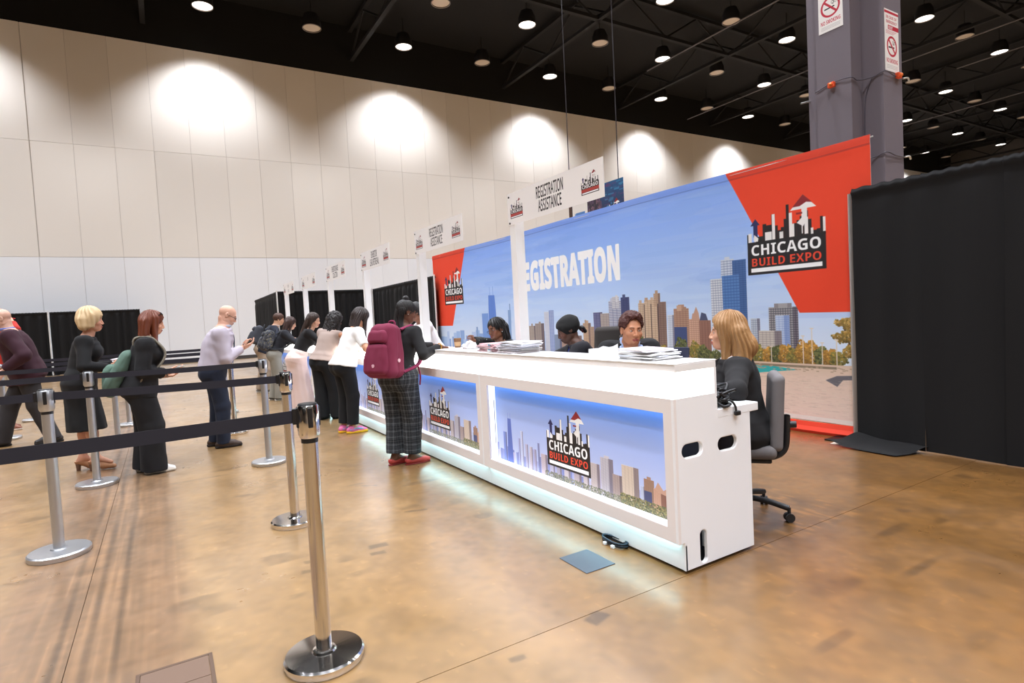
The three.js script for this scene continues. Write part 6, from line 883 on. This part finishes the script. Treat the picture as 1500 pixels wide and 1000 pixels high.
// ---------------------------------------------------------------- staff behind the counter
function officeChair(label, x, z, turn, seatY = 0.5, fabric = 0x6f6a6a, lift = 0) {
  const g = thing('office_chair', label, 'chair', undefined, [x, 0, z], turn), fab = M(fabric, 0.9), pl = M(0x202022, 0.5);
  part('seat', new RoundedBoxGeometry(0.47, 0.085, 0.46, 5, 0.04).translate(0, seatY - 0.04, 0.01), fab, g); part('seat_pan', new RoundedBoxGeometry(0.40, 0.03, 0.38, 3, 0.012).translate(0, seatY - 0.095, 0.0), pl, g);
  const bk = new RoundedBoxGeometry(0.43, 0.47, 0.075, 6, 0.036), p = bk.attributes.position; for (let i = 0; i < p.count; i++) { const y = p.getY(i), xx = p.getX(i); p.setX(i, xx * (1 - 0.18 * smooth(0.02, 0.28, y))); p.setZ(i, p.getZ(i) - 0.06 * y - 0.25 * xx * xx * -1 + 0.03 * Math.cos(y * 5)); } bk.computeVertexNormals(); part('backrest', bk.translate(0, seatY + 0.20 + lift, -0.255 - lift * 0.15), fab, g);
  const spine = tube([V(0, seatY - 0.1, -0.08), V(0, seatY - 0.105, -0.22), V(0, seatY - 0.06, -0.295), V(0, seatY + 0.08, -0.318), V(0, seatY + 0.16, -0.32)], 0.026, 40, 8).scale(1.4, 1, 0.8); part('back_bar', spine.translate(0, 0, -0.045), pl, g); part('back_knob', cyl(0.022, 0.022, 0.06, 14).rotateX(Math.PI / 2).translate(0, seatY + 0.1, -0.325), pl, g);
  part('gas_lift', merge([cyl(0.026, 0.026, 0.2, 16).translate(0, seatY - 0.2, 0), cyl(0.036, 0.04, 0.2, 16).translate(0, 0.2, 0)]), pl, g); part('lever', rod(V(0.05, seatY - 0.12, 0.02), V(0.24, seatY - 0.13, 0.05), 0.006, 8), pl, g);
  for (let k = 0; k < 5; k++) { const a = k * Math.PI * 0.4 + 0.35, s = Math.sin(a), c = Math.cos(a), leg = part('base_leg', tube([V(0.03 * s, 0.125, 0.03 * c), V(0.17 * s, 0.115, 0.17 * c), V(0.30 * s, 0.085, 0.30 * c)], 0.02, 14, 8), pl, g); part('caster', merge([cyl(0.028, 0.028, 0.018, 18).rotateZ(Math.PI / 2).rotateY(a + 0.6).translate(0.30 * s + 0.014 * Math.cos(a + 0.6), 0.028, 0.30 * c - 0.014 * Math.sin(a + 0.6)), cyl(0.028, 0.028, 0.018, 18).rotateZ(Math.PI / 2).rotateY(a + 0.6).translate(0.30 * s - 0.014 * Math.cos(a + 0.6), 0.028, 0.30 * c + 0.014 * Math.sin(a + 0.6)), rod(V(0.30 * s, 0.03, 0.30 * c), V(0.30 * s, 0.09, 0.30 * c), 0.011, 8)]), pl, leg); }
  return g;
}
const seatFeet = [{ x: 0.12, z: 0.40 }, { x: -0.12, z: 0.38 }];
// --- blonde woman at the open end
{
  const T = -140 * deg, px = 3.21, pz = -2.44; officeChair('grey office chair at the open end of the counter, its back seen edge-on', px - 0.02, pz - 0.05, T, 0.505);
  const p = makePerson({ label: 'seated woman with wavy reddish blonde hair at the open counter end', pos: [px, pz], turn: T, h: 1.64, seated: true, hipY: 0.60, lean: 0.02, hunch: 0.3, nod: 0.0, look: -0.05, skin: '#d9a384', lip: '#b86058', brow: '#8a5f3c', bulk: 1.12, cell: 0.008, headCell: 0.0034,
    feet: [{ x: 0.1, z: 0.34, yaw: 0.0 }, { x: -0.11, z: 0.38 }], hands: [hand(2.72, 0.868, -2.42, { dirW: V(-0.9, 0, -0.4), palmW: DOWN, curl: 0.4, elbow: V(0.9, -0.4, 0.1) }), hand(2.70, 0.868, -2.78, { dirW: V(-0.9, 0, 0.2), palmW: DOWN, curl: 0.4 })] });
  wearLegs(p, 'black_trousers', cloth('#1c1b1f'), { off: 0.016, wide: 0.02, cuff: 0.07 }); wearTop(p, 'white_blouse', cloth('#e9e4e2'), { off: 0.012, hem: 0.0, sleeve: 0.1, neck: 0.475 }); wearTop(p, 'black_cardigan', cloth('#1e1b1d'), { off: 0.026, hem: -0.13, sleeve: 0.97, loose: 0.02, vee: { t: 0.12, w: 0.05 }, amp: 0.007 });
  wearShoes(p, M(0xe9eef2, 0.5), M(0x3f8fb4, 0.5), { sole: 0.03 });
  hair(p, hairMat('#a3794c'), { e: 0.020, top: 0.008, cut: faceCut(-0.025, 0.112, 0.078, 0.122), fall: 0.20, thick: 0.058, end: 0.05, back: 0.03, spread: 0.08, locks: 0.19, lockW: 0.036, ridge: 0.004, ridges: 26, curl: 0.0015, cell: 0.0042, extra: [ell(V(0, -0.10, -0.13), 0.10, 0.07, 0.06), ell(V(0.0, -0.06, -0.10), 0.105, 0.08, 0.06)] });
}
// --- woman in the light blue collar
{
  const T = -32 * deg, px = 3.17, pz = -3.50; officeChair('dark office chair behind the woman with short auburn curls', px + 0.0, pz - 0.04, T, 0.56, 0x3a3532, 0.26);
  const p = makePerson({ label: 'seated woman with short auburn curls, black blazer and light blue collar, glancing at her neighbour', pos: [px, pz], turn: T, h: 1.64, seated: true, hipY: 0.70, lean: 0.20, hunch: 0.4, nod: 0.06, look: 0.22, neck: 0.02, shrug: 0.01, tilt: -0.04, gazeY: 0.32, skin: '#c08360', faceW: 1.12, lip: '#9c4a44', brow: '#3a2018', blush: '#7e3d28', bulk: 1.1, cell: 0.0075, headCell: 0.0026,
    feet: seatFeet, hands: [hand(2.98, 0.868, -3.05, { palmW: DOWN }), hand(2.72, 0.868, -3.3, { palmW: DOWN })] });
  wearLegs(p, 'black_trousers', cloth('#1c1b1f'), { off: 0.016, cell: 0.014 }); wearTop(p, 'blue_shirt', cloth('#a9bde6', { sheen: 0.1 }), { off: 0.012, hem: 0.0, sleeve: 0.1, neck: 0.445, vee: { t: 0.34, w: 0.045 } }); wearTop(p, 'black_blazer', cloth('#1b191c'), { off: 0.024, hem: -0.08, sleeve: 0.97, loose: 0.01, vee: { t: 0.20, w: 0.07 }, neck: 0.48, trap: 0.465 });
  { const K = p.K, b = (s) => blob([cap(K.world(s * 0.058, 0.50, -0.045), K.world(s * 0.074, 0.455, 0.05), 0.013, 0.013), cap(K.world(s * 0.074, 0.455, 0.05), K.world(s * 0.060, 0.38, 0.125), 0.013, 0.016), cap(K.world(s * 0.074, 0.44, 0.05), K.world(s * 0.085, 0.40, 0.105), 0.012, 0.012), cap(K.world(s * 0.058, 0.50, -0.045), K.world(0, 0.505, -0.075), 0.013, 0.013)], 0.018); for (const s of [1, -1]) part('shirt_collar', surf(b(s), K.nb.clone().subScalar(0.24), K.nb.clone().addScalar(0.24), 0.005), cloth('#b3c6ee', { sheen: 0.1 }), p.g); }
  hair(p, hairMat('#451a0f', 0.65), { e: 0.012, top: 0.014, cut: both(faceCut(-0.008, 0.112, 0.082, 0.112), both(ell(V(0.09, -0.055, -0.01), 0.05, 0.085, 0.075), ell(V(-0.09, -0.055, -0.01), 0.05, 0.085, 0.075))), curl: 0.006, ridge: 0.003, ridges: 16, extra: [ell(V(0.015, 0.115, -0.005), 0.055, 0.024, 0.06), ell(V(-0.066, 0.06, 0.0), 0.018, 0.035, 0.04), ell(V(0.070, 0.06, 0.0), 0.016, 0.035, 0.04), ell(V(0.0, 0.108, 0.045), 0.05, 0.016, 0.028)], cell: 0.0036 });
  headGroupMesh(p, 'earring', new THREE.TorusGeometry(0.009, 0.0022, 6, 18).translate(-0.08, -0.045, -0.008), M(0xd9dce0, 0.2, { metalness: 0.8 }));
}
// --- woman with the dark head wrap
{
  const T = -122 * deg, px = 3.32, pz = -4.1; officeChair('dark office chair under the woman with the black head wrap', px + 0.05, pz + 0.02, T, 0.56, 0x2c2a2d);
  const p = makePerson({ label: 'seated woman with a snug black head wrap, dark blazer and bright blue blouse, looking down', pos: [px, pz], turn: T, h: 1.62, seated: true, hipY: 0.70, lean: 0.14, hunch: 0.5, nod: 0.42, look: 0.05, neck: 0.045, skin: '#5b3a2b', lip: '#5a2f2c', brow: '#1a1210', bulk: 1.0, cell: 0.009, headCell: 0.0036, eyesDown: true,
    feet: seatFeet, hands: [hand(2.74, 0.868, -4.2, { palmW: DOWN }), hand(2.72, 0.868, -4.6, { palmW: DOWN })] });
  wearLegs(p, 'black_trousers', cloth('#1c1b1f'), { off: 0.016, cell: 0.015 }); wearTop(p, 'blue_blouse', cloth('#2440a8'), { off: 0.013, hem: 0.0, sleeve: 0.1, neck: 0.45, vee: { t: 0.38, w: 0.03 } }); wearTop(p, 'dark_blazer', cloth('#24222a'), { off: 0.026, hem: -0.08, sleeve: 0.97, vee: { t: 0.2, w: 0.07 } });
  p.head('head_wrap', (x, y, z) => smax(smin(skull(0.014)(x, y, z), ell(V(0, 0.04, -0.05), 0.078, 0.085, 0.085)(x, y, z), 0.02), -faceCut(-0.06, 0.115, 0.085, 0.115)(x, y, z), 0.01) + 0.002 * Math.sin(y * 70 + 30 * x + 3 * N3(x * 9, y * 9, z * 9)), V(-0.12, -0.1, -0.18), V(0.12, 0.16, 0.14), 0.0042, cloth('#22201f', { sheen: 0.2 })); p.head('hair_tail', blob([ell(V(0, -0.045, -0.122), 0.026, 0.024, 0.026), cap(V(0, -0.055, -0.13), V(0, -0.085, -0.14), 0.024, 0.02)], 0.015), V(-0.07, -0.19, -0.22), V(0.07, 0.0, -0.07), 0.005, hairMat('#171110'));
  part('hair_tie', new THREE.TorusGeometry(0.02, 0.008, 8, 20).translate(0, -0.062, -0.118).applyMatrix4(p.Hm), cloth('#5a2730'), p.g);
}
// --- woman with glasses resting her arm on the ledge
{
  const T = -104 * deg, px = 3.32, pz = -5.42; officeChair('dark office chair under the woman in glasses with dark braids', px + 0.06, pz + 0.02, T, 0.55, 0x2c2a2d);
  const p = makePerson({ label: 'seated woman with dark braids and low glasses, black patterned sleeve resting on the counter ledge', pos: [px, pz], turn: T, h: 1.64, seated: true, hipY: 0.69, lean: 0.16, hunch: 0.5, nod: 0.14, look: 0.42, tilt: 0.12, neck: 0.05, skin: '#7d4f38', lip: '#7a403a', brow: '#1f1512', bulk: 1.05, cell: 0.009, headCell: 0.0034, eyesDown: true,
    feet: seatFeet, hands: [hand(2.76, 0.868, -5.3, { palmW: DOWN }), hand(2.80, 1.145, -5.46, { dirW: V(-0.35, 0.35, 0.85), palmW: V(-0.8, 0, -0.3), curl: 1.0, elbow: V(-1, 0.05, 0.25) })] });
  wearLegs(p, 'black_trousers', cloth('#1c1b1f'), { off: 0.016, cell: 0.015 });
  const dots = canvasTex(128, 128, (c, W, H) => { const r = rng(18); c.fillStyle = '#19181a'; c.fillRect(0, 0, W, H); for (let i = 0; i < 26; i++) { c.fillStyle = ['#8a8c74', '#4f5a4c', '#b0ae9c'][Math.floor(r() * 3)]; c.beginPath(); c.ellipse(r() * W, r() * H, 1.5 + r() * 3, 1 + r() * 2, r() * 3, 0, 7); c.fill(); } }); dots.wrapS = dots.wrapT = THREE.RepeatWrapping; dots.repeat.set(3.5, 3.5);
  wearTop(p, 'black_patterned_top', cloth('#ffffff', { map: dots, sheen: 0.1 }), { off: 0.02, hem: -0.08, sleeve: 0.9, neck: 0.46 }); const hm = hairMat('#15100f');
  hair(p, hm, { e: 0.012, cut: faceCut(-0.05, 0.11, 0.075, 0.115), fall: 0.14, thick: 0.05, end: 0.045, back: 0.02, ridge: 0.005, ridges: 20, cell: 0.0042 });
  for (let i = 0; i < 9; i++) { const a = lerp(-1.7, 1.7, i / 8), dn = DOWN.clone().applyQuaternion(p.K.Qi), s0 = V(0.045 * Math.sin(a), 0.115, 0.05 - 0.05 * Math.abs(a)), s1 = V(0.088 * Math.sin(a), 0.06, -0.05 - 0.055 * Math.cos(a)), s2 = s1.clone().addScaledVector(dn, 0.12), s3 = s1.clone().addScaledVector(dn, 0.22).add(V(0, 0, 0.01)); headGroupMesh(p, 'braid', tube([s0, s1, s2, s3], 0.009, 24, 6), hm); }
  glasses(p, 0x1a1718, 0.014, 0.023, 0.55); headGroupMesh(p, 'earring', new THREE.SphereGeometry(0.006, 10, 8).translate(0.08, -0.04, -0.008), aluminium);
}
// --- attendant in white
{
  const T = -98 * deg, px = 3.18, pz = -7.3;
  const p = makePerson({ label: 'attendant in a white shirt mostly hidden behind the woman with the braided bun', pos: [px, pz], turn: T, h: 1.66, lean: 0.30, hunch: 0.3, nod: 0.3, skin: '#8a5a42', cell: 0.011, headCell: 0.005, hands: [hand(2.50, 1.135, -6.75, { palmW: DOWN, dirW: V(-0.9, 0, -0.2), elbow: V(1, 0.0, -0.2) }), hand(2.5, 1.135, -7.2, { palmW: DOWN })] });
  wearLegs(p, 'black_trousers', cloth('#1c1b1f'), { off: 0.016, cell: 0.016 }); wearTop(p, 'white_shirt', cloth('#efeaec', { sheen: 0.1 }), { off: 0.028, hem: -0.08, sleeve: 0.9, loose: 0.01, amp: 0.009 }); hair(p, hairMat('#1c1513'), { e: 0.014, fall: 0.1 });
}

// ---------------------------------------------------------------- things on the counter
{
  const paper = [0xe4e2e1, 0xd9d7de, 0xe0d4d4, 0xe7e5e2, 0xd6dae4].map((c) => M(c, 0.7)), pinkP = [0xd9b3b7, 0xd3a7ad, 0xe1cfce].map((c) => M(c, 0.7)), blueP = M(0x3d9fc0, 0.6);
  const sheetG = new RoundedBoxGeometry(0.21, 0.006, 0.297, 2, 0.0025);
  const booklets = (label, group, x, z, n, seed, fan, mats) => { const r = rng(seed); let y = 1.1055; for (let k = 0; k < n; k++) { const g = thing('booklet', label(k), 'booklet', group, [x + (r() - 0.5) * 0.03, y, z + (r() - 0.5) * 0.04 + fan * k], Math.PI / 2 * 0 + (r() - 0.5) * 0.5); part('cover', sheetG, mats[Math.floor(r() * mats.length)], g); y += 0.0068; } return y; };
  const ORD = ['top', 'second', 'third', 'fourth', 'fifth', 'sixth', 'seventh', 'eighth', 'ninth', 'tenth', 'eleventh', 'twelfth', 'bottom'], fromTop = (n, k) => k === 0 ? 'bottom' : k === n - 1 ? 'top' : ORD[n - 1 - k] + ' from top';
  booklets((k) => `white booklet, ${fromTop(9, k)} of the stack nearest the open end of the counter`, 'booklets stacked near the open end', 2.40, -2.45, 9, 3, -0.004, paper);
  booklets((k) => `white booklet, ${fromTop(13, k)} of the stack before the nearest sign post`, 'white booklets by the nearest sign post', 2.38, -3.86, 13, 5, 0.003, paper);
  booklets((k) => `pink booklet, ${fromTop(10, k)} of the pile beside the nearest sign post`, 'pink booklets by the nearest sign post', 2.38, -4.22, 10, 7, 0.002, pinkP);
  const b2 = thing('printed_card', 'small card printed in blue leaning on the pink booklets', 'card', undefined, [2.268, 1.1055, -4.13]); part('card', rbox(-0.003, 0.003, 0, 0.075, -0.035, 0.035, 0.001).rotateZ(-0.08), white, b2); for (const y of [0.016, 0.036, 0.052]) part('blue_print', rbox(-0.0045, -0.003, y, y + 0.011, -0.022, 0.022, 0.0005).rotateZ(-0.08), blueP, b2);
  const f = thing('dark_folder', 'dark navy folder standing behind the white booklets near the open end', 'folder', undefined, [2.515, 1.1055, -2.36], 0.25); part('folder', rbox(-0.004, 0.006, 0, 0.058, -0.15, 0.08, 0.003).rotateZ(-0.15), M(0x20223a, 0.6), f);
  const up = thing('upright_leaflet', 'white leaflet with a torn edge standing in front of the woman with auburn curls', 'leaflet', undefined, [2.42, 1.1055, -2.86], 0.5); { const s = new THREE.Shape(); [[-0.08, 0], [-0.08, 0.075], [-0.05, 0.06], [-0.02, 0.055], [0.02, 0.062], [0.05, 0.05], [0.12, 0.045], [0.12, 0]].forEach(([x, y], i) => s[i ? 'lineTo' : 'moveTo'](x, y)); s.closePath(); part('leaf', extrude(s, 0.003, 0.0005).rotateY(Math.PI / 2), paper[0], up); }
  const tis = thing('crumpled_tissue', 'crumpled white tissue on the ledge in front of the woman in glasses', 'tissue', undefined, [2.45, 1.104, -4.83]); part('tissue', surf((x, y, z) => Math.max(Math.hypot(x / 1.2, y - 0.02, z / 1.6) - 0.045 + 0.03 * N3(x * 30, y * 30, z * 30), 0.001 - y), V(-0.1, -0.01, -0.12), V(0.1, 0.12, 0.12), 0.006), paper[0], tis);
  const cup = thing('paper_cup', 'brown paper cup on the ledge in front of the black sleeve', 'cup', undefined, [2.50, 1.104, -5.2]); part('cup_wall', lathe([[0, 0], [0.028, 0], [0.038, 0.09], [0.0365, 0.092], [0.0345, 0.088], [0.026, 0.005], [0, 0.005]], 24), M(0x8a6443, 0.7), cup); part('sleeve', lathe([[0.0298, 0.015], [0.0345, 0.055], [0.0358, 0.055], [0.031, 0.015]], 24), M(0xc9a57c, 0.8), cup);
  const pr = rng(77); for (const [x, z, t, l] of [[2.38, -4.95, 0.2, 'loose white form on the ledge near the crumpled tissue'], [2.38, -5.35, -0.3, 'pale orange form on the ledge beside the white forms'], [2.36, -7.3, 0.1, 'white form under the hands of the customer in the white tee'], [2.38, -3.2, 0.15, 'white form on the ledge between the two booklet stacks'], [2.4, -8.9, 0.3, 'white form on the ledge in front of the customer in beige']]) { const g = thing('loose_form', l, 'form', undefined, [x, 1.1045, z], t); part('sheet', rbox(-0.105, 0.105, 0, 0.0015, -0.148, 0.148, 0.0005), /orange/.test(l) ? M(0xe9c8b4, 0.7) : paper[Math.floor(pr() * 5)], g); }
  const tab = thing('tablet', 'dark tablet on the desk in front of the blonde woman', 'tablet', undefined, [2.70, 0.8325, -2.62], 0.3); part('case', rbox(-0.09, 0.09, 0, 0.009, -0.12, 0.12, 0.004), blackPlastic, tab); part('screen', rbox(-0.08, 0.08, 0.009, 0.0098, -0.11, 0.11, 0.0003), M(0x101317, 0.1), tab);
}
scene.traverse((o) => { if (o.isMesh) { o.castShadow = true; o.receiveShadow = true; } });
renderer.render(scene, camera);
